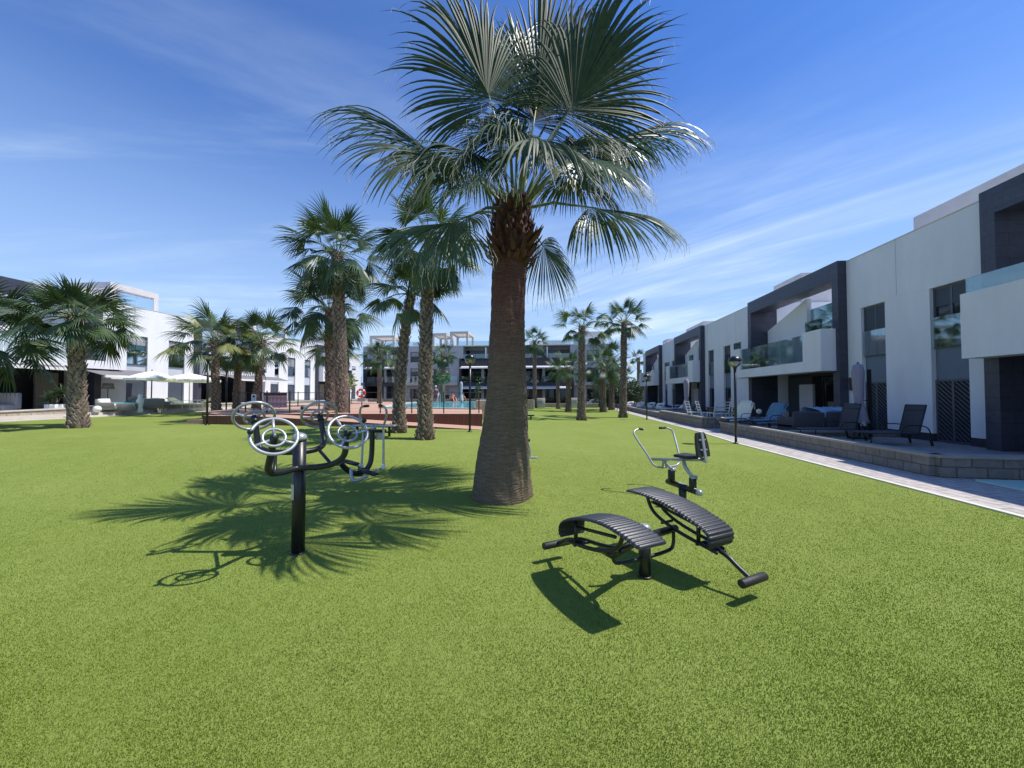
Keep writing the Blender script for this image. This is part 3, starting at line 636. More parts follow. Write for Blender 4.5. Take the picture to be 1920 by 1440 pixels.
# ---- back apartments
def apartment(label,x0,x1,dark,pent,seed,gr='apartment blocks closing the far end'):
    """three storeys plus roof terrace; dark = list of (a,b) bays with dark cladding, others are light walls with windows"""
    rnd=random.Random(seed); fr=BF
    root=thing('apartment_block',label,'apartment building',fr.P((x0+x1)/2,0,0),gr)
    b=MB(); b.box(x0,x1,-12,-2.5,0,8.3,fr); b.build('core',M['lgrey'],root)
    light=[];cur=x0
    for a,e in dark:
        if a>cur+.01: light.append((cur,a))
        cur=e
    if cur<x1-.01: light.append((cur,x1))
    for a,e in light:
        w=MB(); wn=[]
        c=(a+e)/2; hw=min(.75,(e-a)*.28)
        zs=[(.25,2.25),(3.15,5.1),(5.95,7.4)]
        w.box(a,c-hw,-2.498,0,0,8.1,fr); w.box(c+hw,e,-2.498,0,0,8.1,fr)
        prev=0
        for z0,z1 in zs:
            w.box(c-hw+.001,c+hw-.001,-2.498,-.002,prev,z0,fr); prev=z1
        w.box(c-hw+.001,c+hw-.001,-2.498,-.002,prev,8.1,fr)
        w.build('wall',M['lgrey'],root)
        for z0,z1 in zs: opening(root,fr,c-hw,c+hw,z0,z1,-.15,'window',M['winglass'],shut=rnd.choice([0,.2,.4]))
        s=MB(); s.box(a+.1,e-.1,.002,.9,2.72,3.1,fr); s.build('balcony_slab',M['beige'],root); glassrail(root,fr,a+.12,e-.12,.86,3.1,3.95,M['glass'])
    for a,e in dark:
        s=MB()
        s.box(a,a+.3,-2.498,.25,0,6.4,fr); s.box(e-.3,e,-2.498,.25,0,6.4,fr)
        s.box(a+.3,e-.3,-2.498,.25,2.62,3.12,fr); s.box(a+.3,e-.3,-2.498,.25,5.35,6.4 if rnd.random()<.6 else 6.1,fr)
        s.build('dark_cladding',M['brownclad'],root)
        p=MB(); mid=(a+e)/2; p.box(mid-.18,mid+.18,-.6,-.3,0,5.35,fr); p.build('pillar',M['lgrey'],root)
        for z0,z1 in((.1,2.6),(3.14,5.3),(6.0,7.7)):
            n=4
            for k in range(n):
                xa=a+.32+(e-a-.64)*k/n; xb=a+.32+(e-a-.64)*(k+1)/n
                if rnd.random()<.75: g=MB(); g.box(xa+.03,xb-.03,-2.3,-2.25,z0,z1,fr); g.build('window',M['winglass'],root)
                else: g=MB(); g.box(xa+.03,xb-.03,-2.3,-2.25,z0,z1,fr); g.build('interior_wall',M['room'],root)
        glassrail(root,fr,a+.35,e-.35,.20,3.13,3.95,M['glass'],4)
        u=MB(); u.box(a,e,-2.498,-2.0,7.72,8.1,fr); u.box(a,a+.5,-2.0,0,6.41,8.1,fr); u.box(e-.4,e,-2.0,0,6.41,8.1,fr); u.build('upper_wall',M['lgrey'],root)
        fi=MB(); fi.box(mid+.4,mid+.55,-2.2,.1,6.41,7.9,fr); fi.build('white_fin',M['white'],root)
        glassrail(root,fr,a+.5,e-.5,.1,6.42,7.0,M['glass'],3)
        for z,k in((5.30,0),(2.58,1)):
            if rnd.random()<.8:
                aw=MB(); P=fr.P; aw.add([P(a+.35,.26,z),P(e-.35,.26,z),P(e-.35,1.2,z-.28),P(a+.35,1.2,z-.28),P(a+.35,.26,z+.04),P(e-.35,.26,z+.04),P(e-.35,1.2,z-.24),P(a+.35,1.2,z-.24)],[(0,3,2,1),(4,5,6,7),(0,1,5,4),(1,2,6,5),(2,3,7,6),(3,0,4,7)]); aw.box(a+.33,e-.33,1.202,1.30,z-.36,z-.20,fr,1); aw.build('awning',[M['awning_w'],M['whitepaint']],root)
    s=MB(); s.box(x0,x1,-2.4,.05,8.102,8.2,fr); s.build('roof_edge',M['white2'],root)
    glassrail(root,fr,x0+(x1-x0)*.35,x1-(x1-x0)*.12,-.3,8.2,8.85,M['glass'],4)
    for (a,e,z,kind) in pent:
        p=MB()
        if kind=='room': p.box(a,e,-7,-2.2,8.2,z,fr)
        else:
            p.box(a,e,-1.2,-.9,z-.3,z,fr); p.box(a,e,-5,-4.7,z-.3,z,fr); p.box(a,a+.3,-4.7,-1.2,z-.3,z,fr); p.box(e-.3,e,-4.7,-1.2,z-.3,z,fr)
            for x in(a,e-.3): p.box(x,x+.3,-1.2,-.9,8.2,z-.3,fr); p.box(x,x+.3,-5,-4.7,8.2,z-.3,fr)
            for k in range(1,8): x=a+(e-a)*k/8; p.box(x-.07,x+.07,-4.7,-1.2,z-.2,z-.05,fr)
        p.build('roof_room' if kind=='room' else 'roof_pergola',M['white2'] if kind=='room' else M['beige'],root)
    return root
apartment('dark clad apartment block left of the two pool palms, under a pergola',-21,-11.6,[(-20.6,-15.2)],[(-20.5,-16.8,9.9,'pergola'),(-14.6,-12.3,9.0,'room')],3)
apartment('middle apartment block behind the pool with white fins and pergolas',-11.5,-.3,[(-7.2,-.9)],[(-11.4,-9.3,10.1,'pergola'),(-8.8,-6.2,10.3,'pergola'),(-3.6,-1.2,9.1,'room')],5)
apartment('apartment block right of the big trunk with white awnings and a roof room',-.2,13.2,[(.3,8.2)],[(2.2,6.6,9.0,'room'),(8.6,12.6,10.2,'room')],8)
# far small buildings seen between apartments and the right row
m=thing('distant_house','small white distant house above the dark hedge','house',(16,75,0))
one('box',15.4,22.6,75,83,0,4.9).build('wall',M['white'],m)
q=MB(); 
for x in(18.6,20.6): q.box(x,x+.12,75.2,75.32,4.9,6.5)
q.box(18.3,21.0,75.1,78,6.5,6.6); q.build('roof_canopy',M['alu'],m)
q=MB(); q.box(19,20.3,74.95,75.0,1.5,3.2); q.build('window',M['winglass'],m)
m=thing('distant_house','low pale distant house between the hedge and the right row','house',(24,90,0))
one('box',24,31,90,98,0,4.4).build('wall',M['white2'],m); q=MB(); q.box(25,27,89.95,90,1.5,3.2); q.build('window',M['winglass'],m)

# ================================================================ PALMS
def fan(mb,hub,hast,axis,nrm,L,nseg,spread,droop,nst,rnd,wmax,fold=.25,mi=0,pet=.016,petmi=1,curl=2.2,fil=0,costa=.14,rag=.5):
    """one fan frond: petiole from hub to hastula, folded segments that hang at their ends"""
    hub=Vector(hub);hast=Vector(hast);a=Vector(axis).normalized(); n=Vector(nrm); n=(n-a*n.dot(a)).normalized(); b=a.cross(n)
    if pet:
        mid=(hub+hast)/2+Vector((0,0,.10*(hast-hub).length))
        mb.tube([hub,hub*.7+mid*.3+Vector((0,0,.02)),mid,mid*.4+hast*.6,hast+a*L*.12],[pet*1.5,pet*1.25,pet,pet*.8,pet*.3],6,petmi)
    dphi=2*spread/nseg; cl=[rnd.uniform(-1,1) for _ in range(nseg//4+3)]
    for i in range(nseg):
        g_=i/4; k_=int(g_); clump=cl[k_]*(1-(g_-k_))+cl[k_+1]*(g_-k_)
        phi=-spread+dphi*(i+.5)+clump*dphi*rag*1.2; c,s_=math.cos(phi),math.sin(phi)
        d0=(a*c+b*s_+n*(-fold*abs(s_)**1.5)+n*rnd.uniform(-.04,.04)).normalized()
        Ls=L*(.66+.34*math.cos(phi*.85))*rnd.uniform(.86,1.06)*(1+.10*rag*clump)
        side0=(-a*s_+b*c); dr=droop*rnd.uniform(.7,1.35)*(1+.5*rag*clump)
        cs=costa*L*(1-abs(phi)/spread*.9); p=hast+a*cs-Vector((0,0,droop*.25*cs*cs/L)); d0=(d0+n*.10*rag*clump).normalized(); pts=[]; tw=rnd.uniform(-.5,.5)
        for k in range(nst+1):
            t=k/nst
            dd=(d0+Vector((0,0,-1))*dr*max(0,t-.28)**curl*3.2+side0*tw*max(0,t-.6)*.6).normalized()
            if k>0: p=p+dd*(Ls/nst)
            r=t*Ls
            wd=min((r+cs*.5+.01)*dphi*.58,wmax)*(1 if t<.5 else max(.04,((1-t)/.50))**.9)
            up=side0.cross(dd).normalized() if side0.cross(dd).length>1e-3 else n
            if up.dot(n)<0 and t<.6: up=-up
            pts.append((p.copy(),wd,side0,up))
        vs=[]
        for (q,wd,sd_,up) in pts:
            vs+= [q-sd_*wd,q+up*wd*.55,q+sd_*wd]
        fs=[]
        for k in range(nst):
            o=k*3; fs+= [(o,o+1,o+4,o+3),(o+1,o+2,o+5,o+4)]
        mb.add(vs,fs,mi,False)
        if fil and rnd.random()<fil:
            q,wd,sd_,up=pts[-3]; e=q+d0*.10+Vector((rnd.uniform(-.08,.08),rnd.uniform(-.08,.08),-.16-.12*rnd.random())); md=(q+e)/2+d0*.07
            mb.tube([q,md,e],.0022,3,2,False)
def stub_trunk(mb,base,top,r0,r1,rnd,n=160,flare=1.5,size=.10,mi=0,core=1,bend=(0,0)):
    base=Vector(base);top=Vector(top); H=(top-base).length; prof=[];pts=[];N_=14
    for i in range(N_+1):
        t=i/N_; p=base.lerp(top,t)+Vector((bend[0]*math.sin(math.pi*t),bend[1]*math.sin(math.pi*t),0))
        r=(r0+(r1-r0)*t)*(1+(flare-1)*math.exp(-t*H*2.6))
        pts.append(p);prof.append(r*.80)
    mb.tube(pts,prof,12,core)
    ga=2.39996
    for i in range(n):
        t=(i+.5)/n; f=t*N_; k=min(int(f),N_-1); p=pts[k].lerp(pts[k+1],f-k); r=prof[k]+(prof[k+1]-prof[k])*(f-k)
        a=i*ga+rnd.uniform(-.2,.2); o=Vector((math.cos(a),math.sin(a),0)); s_=Vector((-o.y,o.x,0))
        h=size*rnd.uniform(.7,1.5); wd=size*rnd.uniform(.45,.7); lift=rnd.uniform(.15,.55)
        q=p+o*(r*.93); tip=q+Vector((0,0,1))*h+o*h*lift+s_*rnd.uniform(-.3,.3)*wd
        mb.add([q-s_*wd,q+s_*wd,tip+s_*wd*.35,tip-s_*wd*.35,q-s_*wd+o*.02-Vector((0,0,.02)),q+s_*wd+o*.02-Vector((0,0,.02)),tip+o*.025],[(0,1,2,3),(4,6,5),(0,4,5,1),(4,0,3,6),(1,5,6,2),(2,6,3)],mi)
def fan_palm(name,label,base,hub,r0,r1,Rc,seed,nfr=26,nseg=26,nst=5,lo=-50,hi=82,mats=('leafA','bootg'),group=None,droop=1.0,skirt=0,bend=(0,0),nst_b=None,dens=1,squash=1,az0=0,stub=.10,yellow=0):
    rnd=random.Random(seed); base=Vector(base); hub=Vector(hub)
    root=thing(name,label,'palm tree',base,group)
    m=MB(); stub_trunk(m,base-Vector((0,0,.05)),hub,r0,r1,rnd,nst_b or int(52*(hub-base).length*dens),size=stub,bend=bend)
    m.build('trunk',[M[mats[1]],M['bark']],root)
    c=MB()
    for i in range(nfr):
        t=(i+.5)/nfr; el=R(hi+(lo-hi)*t**.85+rnd.uniform(-8,8)); az=az0+i*2.39996+rnd.uniform(-.25,.25)
        pl=Rc*.56*rnd.uniform(.8,1.12)*(.8+.3*t); L=Rc*.47*rnd.uniform(.85,1.12)
        o=Vector((math.cos(az),math.sin(az),0))
        d=o*math.cos(el)+Vector((0,0,1))*math.sin(el)*squash
        hast=hub+o*r1*.6+d*pl+Vector((0,0,-.12*pl*(1-abs(math.sin(el)))))
        el2=el-R(4+30*t); ax=o*math.cos(el2)+Vector((0,0,1))*math.sin(el2)
        nr=Vector((0,0,1))*math.cos(el2)-o*math.sin(el2)+Vector((rnd.uniform(-.5,.5),rnd.uniform(-.5,.5),rnd.uniform(-.3,.3)))
        mi=3 if rnd.random()<yellow else (0 if rnd.random()<.6 else 1)
        fan(c,hub+o*r1*.5,hast,ax,nr,L,nseg,R(rnd.uniform(88,112)),droop*rnd.uniform(.4,.8)*(0.5+.5*t),nst,rnd,.018*Rc/1.6+.006,fold=rnd.uniform(.25,.7),mi=mi,pet=.014,petmi=2)
    if skirt:
        for i in range(skirt):
            az=i*2.39996; o=Vector((math.cos(az),math.sin(az),0)); h=hub-Vector((0,0,.15+.5*rnd.random()))
            fan(c,h,h+o*.35-Vector((0,0,.25)),o*.3-Vector((0,0,1)),o+Vector((0,0,.2)),Rc*.5,nseg,R(70),.3,4,rnd,.03,mi=1,pet=.012,petmi=2)
    c.build('crown',[M[mats[0]],M['leafB'],M['petiole'],M['leafY']],root)
    return root

# --- the big palm
def hero():
    rnd=random.Random(11)
    root=thing('fan_palm','big fan palm in the foreground with smooth ringed trunk and huge drooping fronds','palm tree',(-.13,5.98,0))
    prof=[(0.000,0.438,-0.141),(0.077,0.435,-0.141),(0.212,0.418,-0.139),(0.385,0.402,-0.135),(0.567,0.383,-0.128),(0.788,0.351,-0.117),(1.010,0.324,-0.106),(1.231,0.308,-0.096),(1.587,0.293,-0.087),(2.010,0.283,-0.076),(2.452,0.272,-0.065),(2.894,0.263,-0.056),(3.490,0.256,-0.038),(3.846,0.240,-0.019),(4.308,0.192,0.000)]
    m=MB(); seg=72; vs=[];fs=[]; zs=[];n=260
    for i in range(n+1):
        z=4.3*i/n; ZK=1.04
        for (z0,r0,x0),(z1,r1,x1) in zip(prof,prof[1:]):
            if z<=z1+1e-6: t=(z-z0)/(z1-z0); r=r0+(r1-r0)*t; x=x0+(x1-x0)*t; break
        rn=.007*(abs(math.sin(z*19*math.pi+2.5*math.sin(z*3.1)+1.3*math.sin(z*11)))-.5)
        for j in range(seg):
            a=2*math.pi*j/seg
            q=r+rn*(.5+.5*math.sin(2*a+z*4+math.sin(5*a)))+.014*math.sin(2*a+z*1.7)+.009*math.sin(5*a-z*3)+.004*math.sin(13*a+z*2.5)+.003*math.sin(9*a+31*z)
            if z<.5: q+=.02*math.sin(4*a+1)*(1-z/.5)
            vs.append((x*1.04+math.cos(a)*q*1.04,5.98+math.sin(a)*q*1.04,z*1.04-.03))
    for i in range(n):
        for j in range(seg): fs.append((i*seg+j,i*seg+(j+1)%seg,(i+1)*seg+(j+1)%seg,(i+1)*seg+j))
    m.add(vs,fs,0,True); m.build('trunk',M['trunk'],root)
    # old leaf bases
    m=MB(); hubc=Vector((0,5.75,4.2))
    m.tube([(0,5.98,3.60),(0,5.98,3.85),(0,5.98,4.15),(0.01,5.98,4.45),(0.02,5.98,4.65)],[.25,.31,.27,.21,.12],16,1)
    for i in range(260):
        z=3.42+1.0*(i/260)**.9; a=i*2.39996+rnd.uniform(-.3,.3)
        r=.27+.06*math.sin((z-3.42)/.5*math.pi) if z<3.92 else .27-.11*(z-3.92)
        o=Vector((math.cos(a),math.sin(a),0)); s_=Vector((-o.y,o.x,0)); h=rnd.uniform(.10,.24); wd=rnd.uniform(.03,.06); lf=rnd.uniform(.2,1.3) if z<3.78 else rnd.uniform(.15,.6)
        q=Vector((0,5.98,z+.15))+o*r*.95; tip=q+Vector((0,0,h))+o*h*lf+s_*rnd.uniform(-.05,.05)
        mid=(q+tip)/2+o*.03
        m.add([q-s_*wd,q+s_*wd,mid+s_*wd*.75,mid-s_*wd*.75,tip+s_*wd*.10,tip-s_*wd*.18,mid+o*.022,q+o*.02-Vector((0,0,.015))],[(0,1,2,3),(3,2,4,5),(7,6,2,1),(7,0,3,6),(6,3,5,4),(6,4,2)],i%2)
    m.build('leaf_bases',[M['boot'],M['boot2']],root)
    hub=Vector((.03,5.98,4.44))
    # hastula (u,v,Y), tip (u,v,Y), length, spread, droop, normal hint, petiole base offset
    S=[((928,206,5.35),(858,40,5.15),1.8,92,.6,(0,-1,.25)),
       ((1004,215,6.0),(1040,-60,6.15),2.3,72,.12,(0,-1,.1)),
       ((1056,226,5.45),(1165,50,5.2),1.95,90,.48,(.1,-1,.3)),
       ((1130,262,5.8),(1310,225,5.6),1.5,88,.95,(-.1,-.75,1)),
       ((842,304,5.45),(690,212,5.2),1.72,88,.75,(.25,-.75,.85)),
       ((1098,388,5.6),(1205,397,5.3),1.5,96,.95,(.1,-.75,1)),
       ((866,413,5.0),(775,428,4.6),1.25,108,.95,(-.15,-.9,.9)),
       ((1002,262,4.2),(1010,262,3.4),1.22,120,.8,(0,-.6,1)),
       ((1085,296,4.75),(1180,310,4.1),1.2,100,.9,(.2,-.7,1)),
       ((1012,452,6.25),(1060,520,6.6),1.05,75,.5,(.3,-1,.3)),
       ((905,330,6.5),(820,330,7.3),1.6,98,.8,(-.2,-.4,1)),
       ((975,160,6.6),(950,-10,7.1),1.8,90,.4,(0,-1,.3)),
       ((1060,330,6.9),(1110,350,7.8),1.5,98,.9,(.2,-.3,1)),
       ((955,250,4.75),(915,235,4.1),1.05,100,.9,(-.3,-.8,.8)),
       ((1040,205,7.2),(1065,110,7.9),1.5,90,.7,(0,-.7,.7)),
       ((930,255,7.1),(880,200,7.9),1.5,92,.8,(0,-.6,.8)),
       ((1100,285,7.0),(1190,265,7.5),1.45,92,.85,(0,-.6,.8)),
       ((900,290,4.8),(820,275,4.3),1.15,95,.85,(-.1,-.6,.9)),
       ((1000,240,6.2),(1005,130,6.5),1.35,95,.9,(0,-1,.4)),
       ((860,300,6.4),(730,265,6.9),1.5,95,.8,(-.1,-.4,1)),
       ((985,285,5.2),(960,240,4.8),1.1,105,1.0,(-.1,-.7,.8)),
       ((885,400,6.2),(835,440,6.7),1.1,98,.8,(-.5,-.5,.7)),
       ((1075,190,6.3),(1190,60,6.9),1.7,84,.5,(.2,-1,.4)),
       ((1050,285,5.5),(1100,262,5.1),1.0,92,.8,(.1,-.7,.9)),
       ((1040,300,6.2),(1120,250,6.6),1.5,100,.9,(.3,-.6,.7)),
       ]
    for (h,t,L,sp,dr,nr) in S:
        h=(h[0],h[1],h[2]+.2); t=(t[0],t[1],t[2]+.2)
        c=MB(); hp=D(*h); tp=D(*t); L*=.97; ax=tp-hp
        off=Vector((hp.x-hub.x,hp.y-hub.y,0)); off=off.normalized()*.12 if off.length>.01 else off
        fan(c,hub+off+Vector((0,0,rnd.uniform(-.08,.06))),hp,ax,nr,L,74,R(sp),dr,12,rnd,.034,fold=.36,mi=0 if rnd.random()<.75 else 3,pet=.022,petmi=1,curl=1.9,fil=.75,costa=.22,rag=1.0)
        c.build('frond',[M['leafH'],M['petiole'],M['fibre'],M['leafA']],root)
    return root
hero()
PG='fan palms growing on the lawn'
def GP(u,v): return G(u,v)
def palm(lbl,uv,hubuv,r0,r1,Rc,seed,Y=None,**k):
    b=GP(*uv) if Y is None else Vector((D(uv[0],uv[1],Y).x,Y,gh(D(uv[0],uv[1],Y).x,Y)))
    h=D(hubuv[0],hubuv[1],b.y+k.pop('dy',0))
    return fan_palm('fan_palm',lbl,b,h,r0,r1,Rc,seed,group=k.pop('group',PG),**k)
palm('thick shaggy palm in front of the left townhouses, broad dense crown',(146,802),(143,596),.24,.23,1.8,21,nfr=42,nseg=30,lo=-34,droop=.9,stub=.13,squash=.8,dens=1.4)
palm('palm at the left picture edge, only its drooping fronds in view',(-60,800),(-58,622),.25,.24,2.2,22,Y=12.2,nfr=34,nseg=26,lo=-50,droop=.9)
palm('light green palm right beside the leftmost black garden lamp',(406,778),(402,640),.24,.20,2.35,23,nfr=24,lo=-30,yellow=.25,droop=1.1)
palm('shorter palm with a yellow-green crown between the two left garden lamps',(443,775),(448,655),.22,.2,2.0,24,nfr=24,lo=-45,yellow=.35,droop=1.1)
palm('palm in front of the second left townhouse, rightmost of the three near the deck steps',(478,776),(492,640),.22,.2,2.2,25,nfr=24,lo=-40,droop=1.1)
palm('tallest of the left group, straight thick shaggy trunk beside its twin',(643,790),(632,474),.33,.27,2.4,26,nfr=40,nseg=30,lo=-55,droop=.7,stub=.13,skirt=5,dens=1.3)
palm('lower twin palm just behind and left of the tallest one',(622,786),(618,580),.33,.26,2.6,27,Y=19.5,nfr=34,nseg=28,lo=-50,droop=.9,stub=.13)
palm('leaning palm with curved trunk left of the straight slim one by the ramp',(748,811),(771,552),.24,.17,1.6,28,nfr=24,nseg=26,lo=-35,droop=.9,bend=(-.12,0))
palm('slim shaggy palm by the ramp, its crown behind the big palm fronds',(797,823),(806,452),.25,.19,1.85,29,nfr=34,nseg=28,lo=-75,droop=.8,bend=(-.05,0),dens=1.3)
palm('airy palm with upright fronds on the right lawn, left of the denser one',(1090,788),(1091,614),.27,.22,1.75,30,nfr=17,nseg=26,lo=-30,hi=85,droop=1.0)
palm('dense dark palm on the right lawn close to the path',(1168,783),(1170,604),.27,.22,1.85,31,nfr=26,nseg=26,lo=-30,droop=.6)
palm('palm with curved fronds in front of the right block, left of the hedge',(1131,771),(1131,690),.3,.25,2.3,32,nfr=22,lo=-35,droop=1.1,Y=34)
palm('palm just behind and right of the one left of the hedge',(1147,770),(1146,672),.3,.25,2.4,33,nfr=24,lo=-60,droop=1.0,Y=38,skirt=5)
palm('short palm before the white awnings of the right block',(1066,771),(1066,690),.28,.24,1.95,34,nfr=22,lo=-40,droop=1.0,Y=34)
palm('small palm left of the short one before the right block',(1047,770),(1045,690),.2,.17,1.6,35,nfr=16,lo=-40,droop=1.0,Y=40)
palm('slender palm peeking out right of the big trunk by the apartments',(1003,765),(1002,640),.24,.2,1.8,36,nfr=24,lo=-50,droop=.8,Y=41)
palm('palm rising from the pool terrace left of the leaning palm',(712,765),(712,668),.22,.18,1.85,37,nfr=24,lo=-40,droop=.9,Y=33)
palm('ivy-clad palm behind the pool ladder',(829,765),(831,664),.3,.25,1.55,38,nfr=24,lo=-60,droop=.8,Y=38,skirt=8)
palm('small palm standing beside it, lower and darker',(818,765),(817,693),.3,.25,1.4,39,nfr=18,lo=-60,droop=.8,Y=39,skirt=8)
palm('distant palm behind the far end of the right townhouses',(1198,765),(1197,671),.35,.3,1.9,40,nfr=18,lo=-30,droop=.7,Y=62)
palm('low palm crown behind the dense dark palm',(1175,765),(1172,707),.25,.2,1.8,41,nfr=18,lo=-40,droop=.8,Y=50)
palm('broad palm behind the twin trunks, before the left townhouses',(628,775),(626,650),.25,.22,2.0,42,nfr=28,lo=-50,droop=1.0,Y=27)

# ================================================================ EXERCISE EQUIPMENT
V=Vector
def bend(mb,pts,r,seg=12,mi=0,n=3): mb.tube(pts,r,seg,mi,True,n)
# --- wheel station
def wheel_station():
    P0=V((-2.15,3.905,0)); root=thing('wheel_trainer','black outdoor trainer post carrying four grey steering wheels on curved arms','exercise machine',P0)
    m=MB(); m.tube([P0+V((0,0,-.03)),P0+V((0,0,1.13))],.062,28); m.lathe(P0,[(.068,.0),(.075,.004),(.075,.012),(.068,.016)],28); m.build('post',M['black'],root)
    m=MB(); m.lathe(P0+V((0,0,1.13)),[(.069,0),(.069,.03),(.060,.052),(.040,.068),(.015,.075),(.001,.077)],28); m.build('post_cap',M['silver'],root)
    e=.0
    n1=V((.50,-.63,.60)); n2=V((-.50,.63,.60))
    H={'a':(V((-2.10,3.41,1.225)),n1),'b':(V((-1.61,3.79,1.225)),n1),'c':(V((-2.69,4.02,1.365)),n2),'d':(V((-2.20,4.40,1.36)),n2)}
    def armpt(k,t): h,n=H[k]; return h-n.normalized()*t
    m=MB()
    bend(m,[armpt('a',.02),armpt('a',.10),V((-2.19,3.50,1.02)),V((-2.22,3.50,.88)),V((-2.19,3.64,.85)),V((-2.16,3.80,.855)),V((-2.12,3.86,.86)),V((-1.93,3.86,.865)),V((-1.76,3.86,.90)),V((-1.66,3.86,.99)),armpt('b',.11),armpt('b',.02)],.030,14)
    m.build('lower_arm',M['black'],root)
    m=MB()
    bend(m,[armpt('c',.02),armpt('c',.10),V((-2.62,3.96,1.18)),V((-2.60,3.95,1.04)),V((-2.46,3.95,1.0)),V((-2.25,3.95,1.0)),V((-2.13,3.98,1.0)),V((-2.06,4.12,1.01)),V((-2.07,4.27,1.05)),V((-2.12,4.32,1.16)),armpt('d',.10),armpt('d',.02)],.029,14)
    m.build('upper_arm',M['black'],root)
    m=MB(); m.tube([V((-1.80,3.86,.89)),V((-2.03,4.06,1.01))],.016,8); m.tube([V((-2.21,3.60,.86)),V((-2.42,3.95,1.0))],.016,8); m.build('strut',M['black'],root)
    m=MB()
    lab=P0+V((-.0675,0,0)); m.rbox(P0+V((-.030,-.0605,.62)),.035,.004,.15,R(-22)); m.build('label_plate',M['cappale'],root)
    for k,(h,n) in H.items():
        n=n.normalized(); x=n.cross(V((0,0,1))).normalized(); y=n.cross(x)
        w_=MB(); w_.ring(h,n,.182,.0145,56,10); w_.ring(h-n*.025,n,.088,.012,44,10)
        a0={'a':90,'b':60,'c':45,'d':75}[k]
        for q in range(3):
            a=R(a0+120*q); d=x*math.cos(a)-y*math.sin(a)
            w_.tube([h-n*.04+d*.03,h-n*.025+d*.088,h+d*.178],.0125,10)
        wo=w_.build('wheel',M['silver'],root)
        b=MB(); b.tube([h-n*.11,h-n*.03],.032,18); b.ball(h-n*.03,.036,18); b.build('hub',M['black'],wo)
        b=MB(); b.tube([h-n*.005,h+n*.022],.011,10); b.ball(h+n*.022,.011,10); b.build('hub_pin',M['silver'],wo)
        a=R({'a':8,'b':150,'c':200,'d':160}[k]); d=x*math.cos(a)-y*math.sin(a)
        b=MB(); b.tube([h+d*.182,h+d*.182+n*.035],.010,8); b.ball(h+d*.182+n*.05,.024,14); b.build('knob',M['black'],wo)
wheel_station()

